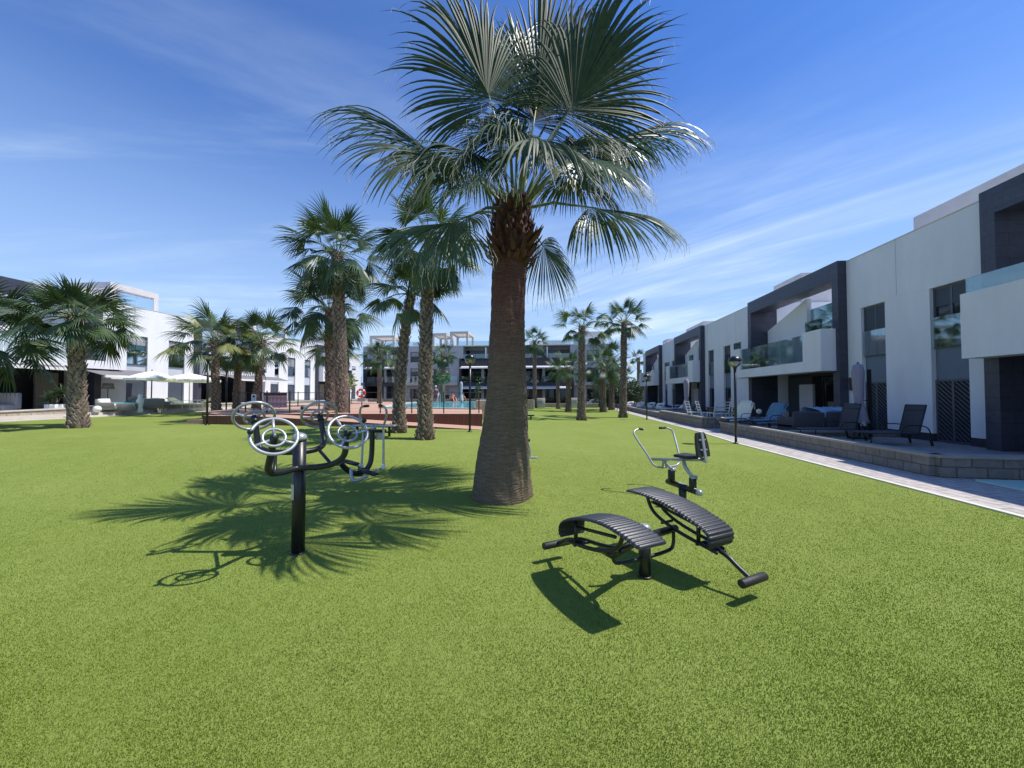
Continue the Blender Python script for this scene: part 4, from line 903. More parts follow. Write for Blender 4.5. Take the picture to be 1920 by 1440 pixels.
# --- double sit-up bench
def situp():
    P0=V((1.16,3.40,0)); root=thing('situp_bench','black double sit-up bench with two ribbed curved boards and foot rollers on the grass','exercise machine',P0)
    m=MB(); m.tube([P0+V((0,0,-.03)),P0+V((0,0,.41))],.052,26); m.lathe(P0,[(.056,0),(.062,.005),(.062,.015),(.053,.02)],26); m.build('post',M['black'],root)
    m=MB(); m.lathe(P0+V((0,0,.41)),[(.054,0),(.054,.02),(.046,.036),(.03,.046),(.01,.05),(.001,.051)],26); m.build('post_cap',M['silver'],root)
    ax=V((-.447,.894,0)); sx=V((.894,.447,0))
    def board(c0,flip,prof,roller,Wd=.285):
        """c0: plan point at start of profile centre line; prof: list (t along, z)"""
        dirn=ax if not flip else -ax
        # resample the profile finely and add the ribs
        P=[];n=len(prof)
        dense=[]
        for i in range(n-1):
            for k in range(8):
                t=k/8; p0=prof[max(i-1,0)];p1=prof[i];p2=prof[i+1];p3=prof[min(i+2,n-1)]
                f=lambda a,b,c,d:.5*((2*b)+(-a+c)*t+(2*a-5*b+4*c-d)*t*t+(-a+3*b-3*c+d)*t**3)
                dense.append((f(p0[0],p1[0],p2[0],p3[0]),f(p0[1],p1[1],p2[1],p3[1])))
        dense.append(prof[-1])
        # arc length
        s=[0]
        for a,b in zip(dense,dense[1:]): s.append(s[-1]+math.hypot(b[0]-a[0],b[1]-a[1]))
        N_=260; Lc=s[-1]; pts=[]; j=0
        for i in range(N_+1):
            q=Lc*i/N_
            while j<len(s)-2 and s[j+1]<q: j+=1
            t=(q-s[j])/max(1e-6,s[j+1]-s[j]); a=dense[j];b=dense[j+1]
            pts.append((a[0]+(b[0]-a[0])*t,a[1]+(b[1]-a[1])*t,q))
        mb=MB(); th=.012; cols=[-1,-.93,-.80,0,.80,.93,1]; vs=[]
        for i,(t_,z,q) in enumerate(pts):
            a=pts[max(i-1,0)];b=pts[min(i+1,N_)]; tx,tz=b[0]-a[0],b[1]-a[1]; l=math.hypot(tx,tz); nx,nz=-tz/l,tx/l
            if nz<-.2: pass
            rib=.0105*abs(math.sin(math.pi*q/.037))**.8
            e=1.0
            dend=min(q,Lc-q); e=min(1,.90+.10*math.sin(min(1,dend/.05)*math.pi/2))
            for cidx,cc in enumerate(cols):
                drop={1:.014,.93:.004,.80:0,0:0}[abs(cc)]
                h=rib*(1 if abs(cc)<.95 else .5)-drop
                base=c0+dirn*t_+sx*cc*Wd/2*e
                vs.append(base+dirn*nx*h+V((0,0,z+nz*h)))
            for cc in (1,-1):
                base=c0+dirn*t_+sx*cc*Wd/2*e
                vs.append(base-dirn*nx*th-V((0,0,-z+nz*th)))
        C_=9; fs=[]
        for i in range(N_):
            for k in range(C_): fs.append((i*C_+k,i*C_+(k+1)%C_,(i+1)*C_+(k+1)%C_,(i+1)*C_+k))
        fs.append(tuple(range(C_-1,-1,-1))); fs.append(tuple(N_*C_+k for k in range(C_)))
        if flip: fs=[tuple(reversed(f)) for f in fs]
        mb.add(vs,fs,0,True); return mb
    # profile from the high free end (t=0) over the arch to the curled low end
    prof=[(0,.590),(.12,.603),(.30,.603),(.48,.585),(.66,.550),(.82,.503),(.925,.462),(.965,.425),(.970,.37),(.955,.325)]
    profA=[(0,.560),(.12,.590),(.30,.612),(.48,.606),(.66,.572),(.82,.520),(.925,.465),(.965,.42),(.970,.36),(.955,.32)]
    cA=V((.97,2.66,0)); cB=V((1.32,4.11,0))
    board(cA,False,profA,None).build('board',M['board'],root)
    board(cB,True,prof,None,.33).build('board',M['board'],root)
    # rails under each board
    for c0,d,tf in((cA,ax,1),(cB,-ax,1)):
        fr_=MB()
        for sgn in(-1,1):
            o=sx*sgn*.07
            bend(fr_,[c0+d*.22+o+V((0,0,.575)),c0+d*.25+o+V((0,0,.49)),c0+d*.33+o+V((0,0,.41)),c0+d*.58+o+V((0,0,.335)),c0+d*.93+o+V((0,0,.29)),c0+d*.96+o*.6+V((0,0,.27))],.0165,10)
        fr_.tube([c0+d*.80-sx*.07+V((0,0,.30)),c0+d*.80-sx*.07+V((0,0,.50))],.018,8)
        fr_.tube([c0+d*.30-sx*.07+V((0,0,.53)),c0+d*.82-sx*.07+V((0,0,.45))],.014,8)
        fr_.tube([c0+d*.40-sx*.07+V((0,0,.36)),c0+d*.40+sx*.07+V((0,0,.36))],.014,8)
        bend(fr_,[c0+d*.80+V((0,0,.30)),c0+d*1.0+V((0,0,.275)),c0+d*1.10+V((0,0,.21)),c0+d*1.20+V((0,0,.16))],.019,10)
        fr_.tube([c0+d*.80-sx*.09+V((0,0,.30)),c0+d*.80+sx*.09+V((0,0,.30))],.016,8)
        fr_.build('frame',M['black'],root)
    m=MB(); pA=cA+ax*.42; pB=cB-ax*.50
    m.tube([pA+V((0,0,.34)),P0+V((0,0,.345)),pB+V((0,0,.33))],.034,16); m.build('cross_arm',M['black'],root)
    m=MB(); qa=P0-sx*.36;qb=P0+sx*.36
    bend(m,[qa+V((0,0,.33)),qa+V((0,0,.21)),qa+sx*.06+V((0,0,.165)),qb-sx*.06+V((0,0,.165)),qb+V((0,0,.21)),qb+V((0,0,.33))],.016,10); m.build('brace',M['black'],root)
    for c,L in((cA+ax*1.205,.30),(cB-ax*1.225,.30)):
        c=c+V((0,0,.157)); m=MB(); m.tube([c-sx*L/2,c-sx*(L/2-.006),c+sx*(L/2-.006),c+sx*L/2],[.028,.033,.033,.028],22); m.build('foot_roller',M['rubber'],root)
situp()

# --- seated press machine
def press():
    f=V((-.29,.957,0)); r=V((.957,.29,0)); P0=V((2.52,5.72,0))
    root=thing('press_machine','grey seated press machine with black seat and wide U-shaped handlebar on the grass','exercise machine',P0)
    def at(u,v,Y): return D(u,v,Y)
    m=MB(); m.tube([P0+V((0,0,-.03)),P0+V((0,0,.24))],.055,22); m.build('post',M['black'],root)
    a=V((2.43,6.02,.235)); b=V((2.61,5.43,.215)); m=MB(); m.tube([a,b],.043,20); m.ball(a,.043,16); 
    for q in(at(1259,895,5.93),at(1299,911,5.52)):
        m.rbox(q+V((0,0,.02)),.09,.07,.20,R(17),bev=.015)
    m.build('base_beam',M['black'],root)
    m=MB(); m.rbox((a+b)/2+V((0,0,.044)),.05,.14,.006,R(17)); m.build('label_plate',M['silver'],root)
    m=MB(); m.lathe(b,[(.045,0),(.047,.02),(.040,.05),(.024,.066),(.004,.071)],20,axis=(b-a)); m.build('end_cap',M['silver'],root)
    q1=at(1261,881,5.93); q2=at(1300,896,5.52)
    m=MB(); m.tube([q1-r*.05,q1+r*.05],.032,16); m.tube([q2-r*.05,q2+r*.05],.032,16)
    bend(m,[q1,at(1252,872,6.05),at(1245,866,6.12)],.021,10)
    bend(m,[q2,at(1290,884,5.58),at(1284,874,5.62),at(1281,863,5.68)],[.022,.026,.028,.026],12)
    m.tube([at(1243,878,6.15),at(1243,861,6.12)],.016,8); m.tube([at(1249,876,6.1),at(1249,861,6.08)],.016,8)
    m.build('linkage',M['silver'],root)
    m=MB(); s0=at(1219,861,6.35); s1=at(1318,862,5.52); m.tube([s0,s1],.024,14); m.build('seat_beam',M['silver'],root)
    m=MB(); d=(s1-s0).normalized(); m.tube([s1,s1+d*.045],.028,16); m.build('beam_end',M['rubber'],root)
    sc=at(1290,857,5.68)+V((0,0,.005)); rz=math.atan2(f.y,f.x)-math.pi/2
    m=MB(); m.rbox(sc+V((0,0,.01)),.30,.30,.045,rz+.3,bev=.02); m.build('seat',M['rubber'],root)
    bc=at(1315,834,5.50)
    m=MB(); lean=R(-10); Mx=Matrix.Rotation(rz+.12,3,'Z')@Matrix.Rotation(lean,3,'X')
    prof=[(-.17,.115),(-.165,.125),(-.12,.132),(0,.125),(.12,.105),(.165,.085),(.175,.06)]
    vs=[]
    for z,wd in prof:
        for x,y in((-1,-.012),(-.92,.014),(.92,.014),(1,-.012),(.92,-.022),(-.92,-.022)): vs.append(bc+Mx@V((x*wd,y,z)))
    fs=[(i*6+j,i*6+(j+1)%6,i*6+6+(j+1)%6,i*6+6+j) for i in range(len(prof)-1) for j in range(6)]+[tuple(range(5,-1,-1)),tuple((len(prof)-1)*6+j for j in range(6))]
    m.add(vs,fs,0,False); m.build('backrest',M['rubber'],root)
    m=MB(); 
    p0=bc+Mx@V((0,-.035,-.24)); p1=bc+Mx@V((0,-.035,.165)); m.tube([s1-d*.04,p0],.02,8); 
    m.rbox((p0+p1)/2,.042,.022,(p1-p0).length,rz+.12,tilt=(lean,0))
    for z in(-.07,.07): m.rbox(bc+Mx@V((0,-.028,z)),.13,.014,.022,rz+.12,tilt=(lean,0))
    m.build('back_support',M['silver'],root)
    m=MB()
    pts=[(1207,805,6.48),(1197,804,6.5),(1189,808,6.45),(1188,815,6.4),(1217,857,6.2),(1222,868,6.15),(1230,875,6.12),(1241,877,6.15),(1255,875,6.25),(1268,873,6.35),(1274,868,6.4),(1274.5,857,6.45),(1264,815,6.75),(1260,806,6.8),(1250,802,6.8),(1237,802.5,6.75)]
    m.tube([at(*p) for p in pts],.0165,12,0,True,2); m.build('handlebar',M['silver'],root)
    m=MB(); m.tube([at(1206,805,6.48),at(1197,804,6.5)],.0205,12); m.tube([at(1249,802,6.8),at(1236.5,802.5,6.75)],.0205,12); m.build('grip',M['rubber'],root)
press()

# --- elliptical trainer behind the wheel station
def elliptical():
    def at(u,v,Y=6.45): return D(u,v,Y)
    P0=G(676,893); root=thing('elliptical_trainer','black and grey elliptical walker with tall handles between wheel trainer and big trunk','exercise machine',P0)
    m=MB(); m.tube([V((P0.x,P0.y,-.02)),V((P0.x,P0.y,.22))],.05,16); m.build('post',M['black'],root)
    m=MB(); bend(m,[at(698,806,6.5),at(697.5,850,6.5),at(694,872,6.45),at(683,884,6.4),at(664,889,6.3),at(650,881,6.2),at(638,868,6.1)],.042,16); m.build('main_tube',M['black'],root)
    m=MB(); m.ball(at(700,802,6.5),.05,16); m.ball(at(634,868,6.08),.05,16); m.build('end_cap',M['silver'],root)
    m=MB(); m.tube([at(688,808,6.5),at(724,808,6.5)],.028,12); m.build('pivot_bar',M['black'],root)
    m=MB(); m.rbox(at(711,818,6.55),.10,.008,.12,0); m.build('info_plate',M['silver'],root)
    lb=[(691,761,6.45),(678,762,6.5),(675,768,6.5),(675,786,6.55),(681,806,6.6),(680.5,820,6.6),(678,872,6.5)]
    rb=[(710,760,6.3),(721,762,6.3),(725,770,6.3),(724.5,784,6.35),(719,798,6.4),(719,812,6.4),(719,872,6.35)]
    for L_ in(lb,rb):
        m=MB(); m.tube([at(*p) for p in L_],.0185,10,0,True,2); h=m.build('handle',M['silver'],root)
        g=MB(); g.tube([at(*L_[0]),at(*[ (L_[0][i]*.35+L_[1][i]*.65) for i in range(3)])],.024,10); g.build('grip',M['rubber'],h)
        g=MB(); g.rbox(at(*L_[-1])-V((0,0,.02)),.05,.06,.09,0,bev=.012); g.build('joint',M['whitepaint'],h)
    for (pp,a,b) in(((656,867,6.25),(668,871),(682,879)),((692,886,6.2),(705,881),(719,877))):
        m=MB(); m.rbox(at(*pp),.30,.13,.035,R(-22),tilt=(0,R(8)),bev=.012); m.build('pedal',M['rubber'],root)
        m=MB(); m.tube([at(pp[0],pp[1]+2,pp[2]),at(a[0],a[1]+1,6.3),at(b[0],b[1],6.4)],.02,8); m.build('link_arm',M['silver'],root)
    m=MB(); bend(m,[at(658,880,6.15),at(659,896,6.1),at(662,902,6.1)],.026,10); bend(m,[at(660,901,6.1),at(672,901,6.1),at(690,892,6.15)],.026,10); m.build('crank',M['silver'],root)
elliptical()
# --- grey bench plank behind the elliptical
def plank_bench():
    c=D(700,798,12.0); g0=gh(c.x,c.y); root=thing('exercise_bench','long flat grey bench with black legs behind the elliptical walker','bench',(c.x,c.y,g0))
    one('rbox',c+V((0,0,0)),1.38,.28,.05,R(-3),bev=.015).build('seat',M['silver'],root)
    for s_ in(-.5,.5):
        m=MB(); m.tube([c+V((s_,0,-.02)),V((c.x+s_,c.y,g0-.02))],.04,10); m.build('leg',M['black'],root)
    m=MB(); m.tube([c+V((-.5,0,-.2)),c+V((.5,0,-.2))],.025,8); m.build('stretcher',M['black'],root)
plank_bench()
# --- pedal trainer mostly hidden by the big trunk
def pedal_trainer():
    P0=V((.28,8.1,0)); root=thing('pedal_trainer','grey pedal trainer mostly hidden behind the big trunk, one crank showing','exercise machine',P0)
    m=MB(); m.tube([P0+V((-.25,0,-.02)),P0+V((-.25,0,1.0))],.05,14); m.tube([P0+V((-.25,0,.62)),P0+V((.10,0,.62))],.03,10); m.build('post',M['black'],root)
    m=MB(); bend(m,[D(987,822,8.0),D(990,830,8.0),D(994,842,8.0),D(994,856,8.0),D(999,858,8.0)],.018,8); m.build('crank',M['silver'],root)
    m=MB(); m.rbox(D(1001,858,7.95),.15,.09,.035,0,bev=.01); m.build('pedal',M['silver'],root)
    m=MB(); m.rbox(P0+V((-.3,0,.72)),.36,.3,.05,0,bev=.02); m.build('seat',M['rubber'],root)
pedal_trainer()
def low_bench():
    c=D(992,779,21.5); root=thing('low_bench','low black exercise bench on the grass peeking out right of the big trunk','bench',(c.x-.3,c.y,0))
    one('rbox',c+V((-.35,0,0)),1.3,.3,.07,0,bev=.02).build('seat',M['rubber'],root)
    for s_ in(-.8,.1): m=MB(); m.tube([c+V((s_,0,0)),V((c.x+s_,c.y,0))],.04,8); m.build('leg',M['black'],root)
low_bench()

# ================================================================ LAMPS
def lamp_proto():
    t=thing('garden_lamp','','street lamp'); H=2.46
    m=MB(); m.tube([V((0,0,-.05)),V((0,0,H))],.038,14); m.lathe((0,0,0),[(.09,0),(.09,.02),(.05,.035),(.045,.05)],16); m.lathe((0,0,H),[(.05,-.08),(.06,-.02),(.085,.0),(.085,.02)],16); m.build('pole',M['metal'],t)
    c=V((0,0,H+.17)); m=MB(); m.ball(c,.192,28,z0=-60,z1=3); m.build('lower_globe',lampglass,t)
    m=MB(); m.ball(c+V((0,0,.002)),.198,28,z0=0,z1=90,sq=.92); m.build('black_dome',M['metal'],t)
    m=MB(); m.lathe((0,0,H),[(.03,.0),(.05,.03),(.05,.10),(.065,.11),(.065,.16)],14); m.build('lantern',M['silver'],t)
    return t
lampglass=glass('lamp_clear_globe',(.9,.92,.92),.12,.05)
lp=lamp_proto(); LPg='garden lamps with half-black globes'
for i,(u,v,Y,l) in enumerate([(1380,832,12.34,'black garden lamp at the path edge nearest the camera on the right'),(1213,787,23.64,'black garden lamp farther down the right path, before the third townhouse'),
      (881,808,13.9,'black garden lamp at the low end of the pool ramp, left of the big trunk'),(388,795,14.6,'black garden lamp at the left corner of the pool deck steps'),
      (424,772,22.8,'black garden lamp between the two slim left palms behind the deck'),(1157,771,35.0,'farthest short-looking garden lamp by the hedge end of the path')]):
    x=D(u,v,Y).x; place(lp,i==0,(x,Y,gh(x,Y)),0,l,LPg,scale=1.0 if i<5 else .7)

# ================================================================ FURNITURE
def lounger_proto(name,label,cat,m_sling,m_frame,back=62,towel=None):
    t=thing(name,label,cat); W_=.30
    m=MB(); m.rbox((0,-.62,.32),.58,1.22,.022,bev=.008); m.build('seat',m_sling,t)
    L=.74; a=R(back); c=V((0,L/2*math.cos(a),.33+L/2*math.sin(a)))
    m=MB(); m.rbox(c,.56,L,.02,0,tilt=(a,0),bev=.008); m.build('backrest',m_sling,t)
    m=MB()
    for s_ in(-1,1):
        m.tube([(s_*W_,-1.24,.31),(s_*W_,0,.31),(s_*W_,L*math.cos(a),.33+L*math.sin(a))],.015,8)
    m.tube([(-W_,-1.24,.31),(W_,-1.24,.31)],.015,8); m.tube([(-W_,L*math.cos(a),.33+L*math.sin(a)),(W_,L*math.cos(a),.33+L*math.sin(a))],.017,8)
    m.tube([(-W_,L*.82*math.cos(a)-.01,.33+L*.82*math.sin(a)),(W_,L*.82*math.cos(a)-.01,.33+L*.82*math.sin(a))],.010,8)
    m.build('frame',m_frame,t)
    for s_ in(-1,1):
        for y,dy in((-1.1,-.05),(.18,.10)):
            m=MB(); m.tube([(s_*W_,y,.31),(s_*(W_+.01),y+dy,0)],.014,8); m.build('leg',m_frame,t)
        m=MB(); bend(m,[(s_*W_,-.42,.31),(s_*(W_+.03),-.40,.52),(s_*(W_+.03),.0,.53),(s_*(W_+.02),.22,.47),(s_*(W_+.01),.30,.0)],.014,8,0,2); m.build('armrest',m_frame,t)
    if towel:
        m=MB(); rnd=random.Random(5)
        n=14; pts=[]
        path=[(-1.05,.35),(-.6,.355),(-.12,.36),(.0,.40)]+[(.0+k*.74*math.cos(a)/4,.37+k*.74*math.sin(a)/4) for k in range(1,5)]+[(.74*math.cos(a)+.05,.36+.74*math.sin(a)),(.74*math.cos(a)+.07,.1+.74*math.sin(a))]
        vs=[]
        for i,(y,z) in enumerate(path):
            for j in range(7):
                x=-.36+.12*j; dz=-.12*(abs(j-3)/3)**6; vs.append((x+rnd.uniform(-.01,.01),y-.02,z+dz+rnd.uniform(-.008,.012)))
        fs=[(i*7+j,i*7+j+1,(i+1)*7+j+1,(i+1)*7+j) for i in range(len(path)-1) for j in range(6)]
        m.add(vs,fs,0,True); o=m.build('towel',towel,None); return t,o
    return t
LG='charcoal sling sun loungers'
l0=lounger_proto('sun_lounger','','sun lounger',M['sling'],M['black'],76)
place(l0,True,(10.55,10.25,.25),R(-97),'charcoal sling lounger nearest the camera on the right terrace, backrest up',LG)
place(l0,False,(9.85,11.35,.25),R(-92),'charcoal sling lounger behind the nearest one, beside the closed umbrella',LG)
def toweled(loc,rz,lab,tm,tlab,back=62):
    t,o=lounger_proto('sun_lounger',lab,'sun lounger',M['sling'],M['black'],back,towel=tm)
    t.location=V(loc); t.rotation_euler=(0,0,rz); o.location=V(loc); o.rotation_euler=(0,0,rz); o.name='towel'
    tag(o,tlab,'towel')
toweled((10.1,15.0,.25),R(-75),'black lounger mostly hidden under a blue towel',M['towel_b'],'blue towel hanging over a lounger before the roller shutter',58)
toweled((9.75,16.35,.25),R(-70),'black lounger under a cream towel at the end of the block wall',M['towel_w'],'cream towel draped over the lounger behind the garden lamp',68)
def sofa_proto(name,W_=1.0,mat_=None,cush=None,legs=True):
    t=thing(name,'','sofa'); 
    m=MB(); m.rbox((0,0,.22),W_,.75,.22,bev=.03); m.build('base',mat_,t)
    m=MB(); m.rbox((0,-.02,.39),W_-.14,.62,.14,bev=.05); m.build('seat_cushion',cush,t)
    m=MB(); m.rbox((0,.36,.48),W_,.10,.50,bev=.03); m.build('backrest',mat_,t)
    m=MB(); m.rbox((0,.26,.58),W_-.16,.16,.36,0,tilt=(R(-10),0),bev=.05); m.build('back_cushion',cush,t)
    for s_ in(-1,1): m=MB(); m.rbox((s_*(W_/2-.04),-.02,.38),.08,.72,.34,bev=.02); m.build('armrest',mat_,t)
    for x in(-1,1):
        for y in(-.3,.3): m=MB(); m.tube([(x*(W_/2-.08),y,.12),(x*(W_/2-.08),y,0)],.02,6); m.build('leg',M['alu'],t)
    return t
s0=sofa_proto('armchair_sofa',1.05,M['sofa'],M['sofa']); 
place(s0,True,(9.75,13.05,.25),R(182),'charcoal terrace sofa, left one, seen from its back',group='charcoal sofas on the right terrace')
s0['label']='charcoal terrace sofa seen from behind, without any towel, right of the blue-towelled lounger'
x=place(s0,False,(10.85,13.0,.25),R(182),'charcoal terrace sofa seen from behind with a striped blue towel on it','charcoal sofas on the right terrace')
m=MB(); vs=[];nn=24
for i in range(nn+1):
    for j,(y,z) in enumerate(((.50,.40),(.50,.72),(.40,.80),(.05,.78),(-.3,.72),(-.36,.35))):
        vs.append((-.62+i*.052,y,z+.02*math.sin(i*1.3+j)))
m.add(vs,[(i*6+j,i*6+6+j,i*6+7+j,i*6+j+1) for i in range(nn) for j in range(5)],0,True)
striped=planks('striped_blue_towel',(.12,.30,.50),(.42,.52,.62),.07,0,.95,.1)
o=m.build('towel',striped); o.location=(10.95,13.25,.32); o.rotation_euler=(0,0,R(2)); tag(o,'blue and white striped towel spread over the right charcoal sofa','towel')
# small round lamp on a table
t=thing('side_table','low dark table between cream towel and blue towel loungers','table',(10.1,15.75,.25))
m=MB(); m.rbox((10.1,15.75,.62),.6,.5,.03,bev=.01); m.build('table_top',M['alu'],t)
for x in(-.25,.25):
    for y in(-.2,.2): m=MB(); m.tube([(10.1+x,15.75+y,.6),(10.1+x,15.75+y,.25)],.015,6); m.build('leg',M['alu'],t)
t=thing('globe_lamp','small pale globe lamp on black foot on the low dark table','lamp',(10.1,15.75,.635))
m=MB(); m.lathe((10.1,15.75,.636),[(.07,0),(.07,.02),(.03,.04),(.03,.13)],14); m.build('lamp_base',M['black'],t)
m=MB(); m.ball((10.1,15.75,.87),.105,16); m.build('globe',M['towel_w'],t)
# closed umbrellas
def closed_umbrella(label,x,y,z0,H,mt,pole=True,rz=0):
    t=thing('closed_umbrella',label,'umbrella',(x,y,z0),'closed terrace umbrellas'); rnd=random.Random(int(x*10)); seg=24; prof=[(.04,H),(.10,H-.05),(.13,H-.25),(.12,H-.6),(.10,H-1.0),(.085,H-1.12),(.13,H-1.3),(.20,H-1.75)]
    m=MB(); vs=[]
    for r,z in prof:
        for j in range(seg): q=r*(1+.22*math.cos(j*math.pi)+rnd.uniform(-.06,.06)); a=2*math.pi*j/seg; vs.append((x+q*math.cos(a),y+q*math.sin(a),z0+z+(.05*math.cos(a*4) if z<H-1.7 else 0)))
    m.add(vs,[(i*seg+j,i*seg+seg+j,i*seg+seg+(j+1)%seg,i*seg+(j+1)%seg) for i in range(len(prof)-1) for j in range(seg)],0,True); m.build('canopy',mt,t)
    m=MB(); m.tube([(x,y,z0),(x,y,z0+H+.05)],.025,8); m.lathe((x,y,z0),[(.28,0),(.28,.05),(.05,.08)],16); m.build('pole',M['black'],t)
    m=MB(); m.ring((x,y,z0+H-1.12),(0,0,1),.10,.012,20,6); m.build('strap',M['umb'],t)
    if pole: m=MB(); m.rbox((x+.24,y-.1,z0+H*.47),.07,.07,H*.9); m.tube([(x+.24,y-.1,z0+H-1.1),(x,y,z0+H-1.1)],.015,6); m.build('mast',M['black'],t)
closed_umbrella('lilac grey closed umbrella with a black mast by the slatted door',10.45,11.6,.25,2.25,M['umb'])
closed_umbrella('tall closed grey umbrella in front of the third townhouse',10.25,22.6,.25,2.2,M['umb'],False)
closed_umbrella('thin closed grey umbrella beyond the pool near the bathers',-4.7,34+1.5,.7,2.0,M['lgrey'],False)
# notice box on the wall
t=thing('wall_notice','small dark red notice box on the white wall beside the portal','sign',RF.P(13.85,0,2.0))
one('box',13.78,13.98,.002,.05,1.72,2.18,RF).build('board',M['signdk'],t); one('box',13.80,13.96,.051,.056,1.76,1.98,RF).build('red_panel',M['signdk'],t)
# white slatted chairs
def slat_chair(W_=.75):
    t=thing('slatted_chair','','chair')
    m=MB()
    for s_ in(-1,1): m.rbox((s_*W_/2,.32,.62),.04,.03,.72,0,tilt=(R(-14),0))
    for k in range(5): m.rbox((0,.32+.035*(k-2),.38+.14*k),W_,.02,.035)
    m.build('backrest',M['plastic_w'],t)
    m=MB(); 
    for k in range(6): m.rbox((0,-.25+.1*k,.40),W_,.06,.02)
    m.build('seat',M['plastic_w'],t)
    for x in(-1,1):
        for y in(-.28,.28): m=MB(); m.rbox((x*(W_/2),y,.2),.035,.035,.4); m.build('leg',M['plastic_w'],t)
    return t
c0=slat_chair(); CG='white slatted chairs behind the middle block wall'
for i,(x,y,rz,l) in enumerate([(9.45,19.9,80,'leftmost white slatted chair, turned sideways behind the block wall'),(9.75,19.4,75,'second white slatted chair, turned sideways next to the leftmost'),(10.0,18.7,185,'white slatted chair seen square from behind, left of the last one'),(10.85,18.6,178,'rightmost white slatted chair, just left of the near garden lamp')]):
    place(c0,i==0,(x,y,.25),R(rz),l,CG,scale=1.0)
t=thing('bench_table','dark low table behind the white slatted chairs','table',(11.2,20.4,.25)); m=MB(); m.rbox((11.2,20.4,.85),1.6,.7,.05,bev=.01); m.build('table_top',M['black'],t)
for x in(-.7,.7): m=MB(); m.rbox((11.2+x,20.4,.54),.06,.6,.58); m.build('leg',M['black'],t)
# far terrace: cushioned lounger and white tub chairs
l1=lounger_proto('sun_lounger','','sun lounger',M['cushion'],M['plastic_w'],40)
place(l1,True,(11.9,27.3,.25),R(-95),'white cushioned lounger on the far right terrace',None)
l2=lounger_proto('sun_lounger','','sun lounger',M['sling'],M['black'],45)
place(l2,True,(12.3,26.3,.25),R(-95),'dark reclined lounger just right of the white one on the far terrace',None)
def tub(x,y,z,label,rz=0,s=1,mt='cushion',grp=None):
    t=thing('tub_chair',label,'armchair',(x,y,z),grp)
    m=MB(); m.rbox((x,y,z+.25*s),.7*s,.7*s,.3*s,rz,bev=.06); m.build('seat',M[mt],t)
    m=MB(); pts=[]
    for k in range(9): a=R(-10+200*k/8)+rz; pts.append((x+.36*s*math.cos(a),y+.36*s*math.sin(a),z+.52*s+(.08*s*math.sin(R(200*k/8)))))
    m.tube(pts,.11*s,10); m.build('backrest',M[mt],t)
for i,(x,y) in enumerate([(11.35,37.0),(11.9,35.6),(12.25,33.9),(12.2,31.6)]):
    tub(x,y,.25,['white tub chair nearest the hedge at the far right terrace','second white tub chair from the hedge on the far right terrace','third white tub chair from the hedge on the far right terrace','white tub chair just left of the white lounger on the far terrace'][i],R(-60),.85,grp='white tub chairs on the far terraces')
for i,(u,l) in enumerate([(1108,'white tub chair left of the curved-frond palm before the right block'),(1121,'white tub chair right of its twin before the right block')]):
    p=D(u,757,47.5); tub(p.x,p.y,.1,l,R(-90),1.2,grp='white tub chairs before the apartments')

# ---- left terraces
def parasol(label,x,y,z,H,Rr,mt,polem,rz=0,grp='open white parasols'):
    t=thing('parasol',label,'parasol',(x,y,z),grp)
    m=MB(); n=8; apex=V((x,y,z+H)); rim=[V((x+Rr*math.cos(rz+2*math.pi*k/n),y+Rr*math.sin(rz+2*math.pi*k/n),z+H-.42)) for k in range(n)]
    for k in range(n):
        a,b=rim[k],rim[(k+1)%n]; mid=(a+b)/2*.98+apex*.02+V((0,0,-.03)); q1=apex.lerp(a,.5)+V((0,0,.03)); q2=apex.lerp(b,.5)+V((0,0,.03)); qm=(q1+q2)/2-V((0,0,.04))
        for f in((apex,q1,qm),(apex,qm,q2),(q1,a,mid,qm),(qm,mid,b,q2)): m.add(list(f),[tuple(range(len(f)))],0,False)
        m.add([a,mid,mid-V((0,0,.12)),a-V((0,0,.12))],[(0,1,2,3)],0); m.add([mid,b,b-V((0,0,.12)),mid-V((0,0,.12))],[(0,1,2,3)],0)
    m.build('canopy',mt,t)
    m=MB(); m.tube([(x,y,z),(x,y,z+H+.06)],.028,8); m.lathe((x,y,z),[(.3,0),(.3,.06),(.05,.1)],14); m.build('pole',polem,t)
    m=MB()
    for k in range(n): m.tube([apex-V((0,0,.5)),apex.lerp(rim[k],.55)-V((0,0,.02))],.008,4)
    m.build('rib',M['alu'],t)
p=D(284,740,21.3); parasol('white parasol with a black pole before the left townhouse window',p.x,p.y,.6,2.27,1.15,M['umbw'],M['black'],.2)
p=D(355,740,23.4); parasol('white parasol with a white pole, right of the other one',p.x,p.y,.6,2.25,1.55,M['umbw'],M['plastic_w'],.5)
def LT(u,Y,z=.70): q=D(u,745,Y); return V((q.x,q.y,z))
s1=sofa_proto('wicker_sofa',1.6,M['wicker'],M['cushion']); WG='grey wicker sofas with white cushions'
s1.location=LT(207,19.3); s1.rotation_euler=(0,0,R(120)); s1['label']='grey wicker sofa with white cushion, left of the wicker armchair'; s1['group']=WG; s1.scale=(.85,.85,.85)
place(s1,False,LT(285,21.0),R(200),'grey wicker sofa with white cushion under the black-poled parasol',WG,scale=.85)
tub(*LT(250,20.8),'grey wicker armchair between two wicker sofas on the left terrace',R(-60),1.15,'wicker')
t=thing('coffee_table','low grey wicker table with a turquoise towel on the left terrace','table',LT(237,19.6)); q=LT(237,19.6); m=MB(); m.rbox(q+V((0,0,.2)),.9,.6,.36,.3,bev=.02); m.build('table_top',M['wicker'],t)
o=one('rbox',q+V((0,0,.405)),.95,.5,.05,.35,bev=.02).build('towel',M['turq']); tag(o,'turquoise towel lying on the low wicker table','towel')
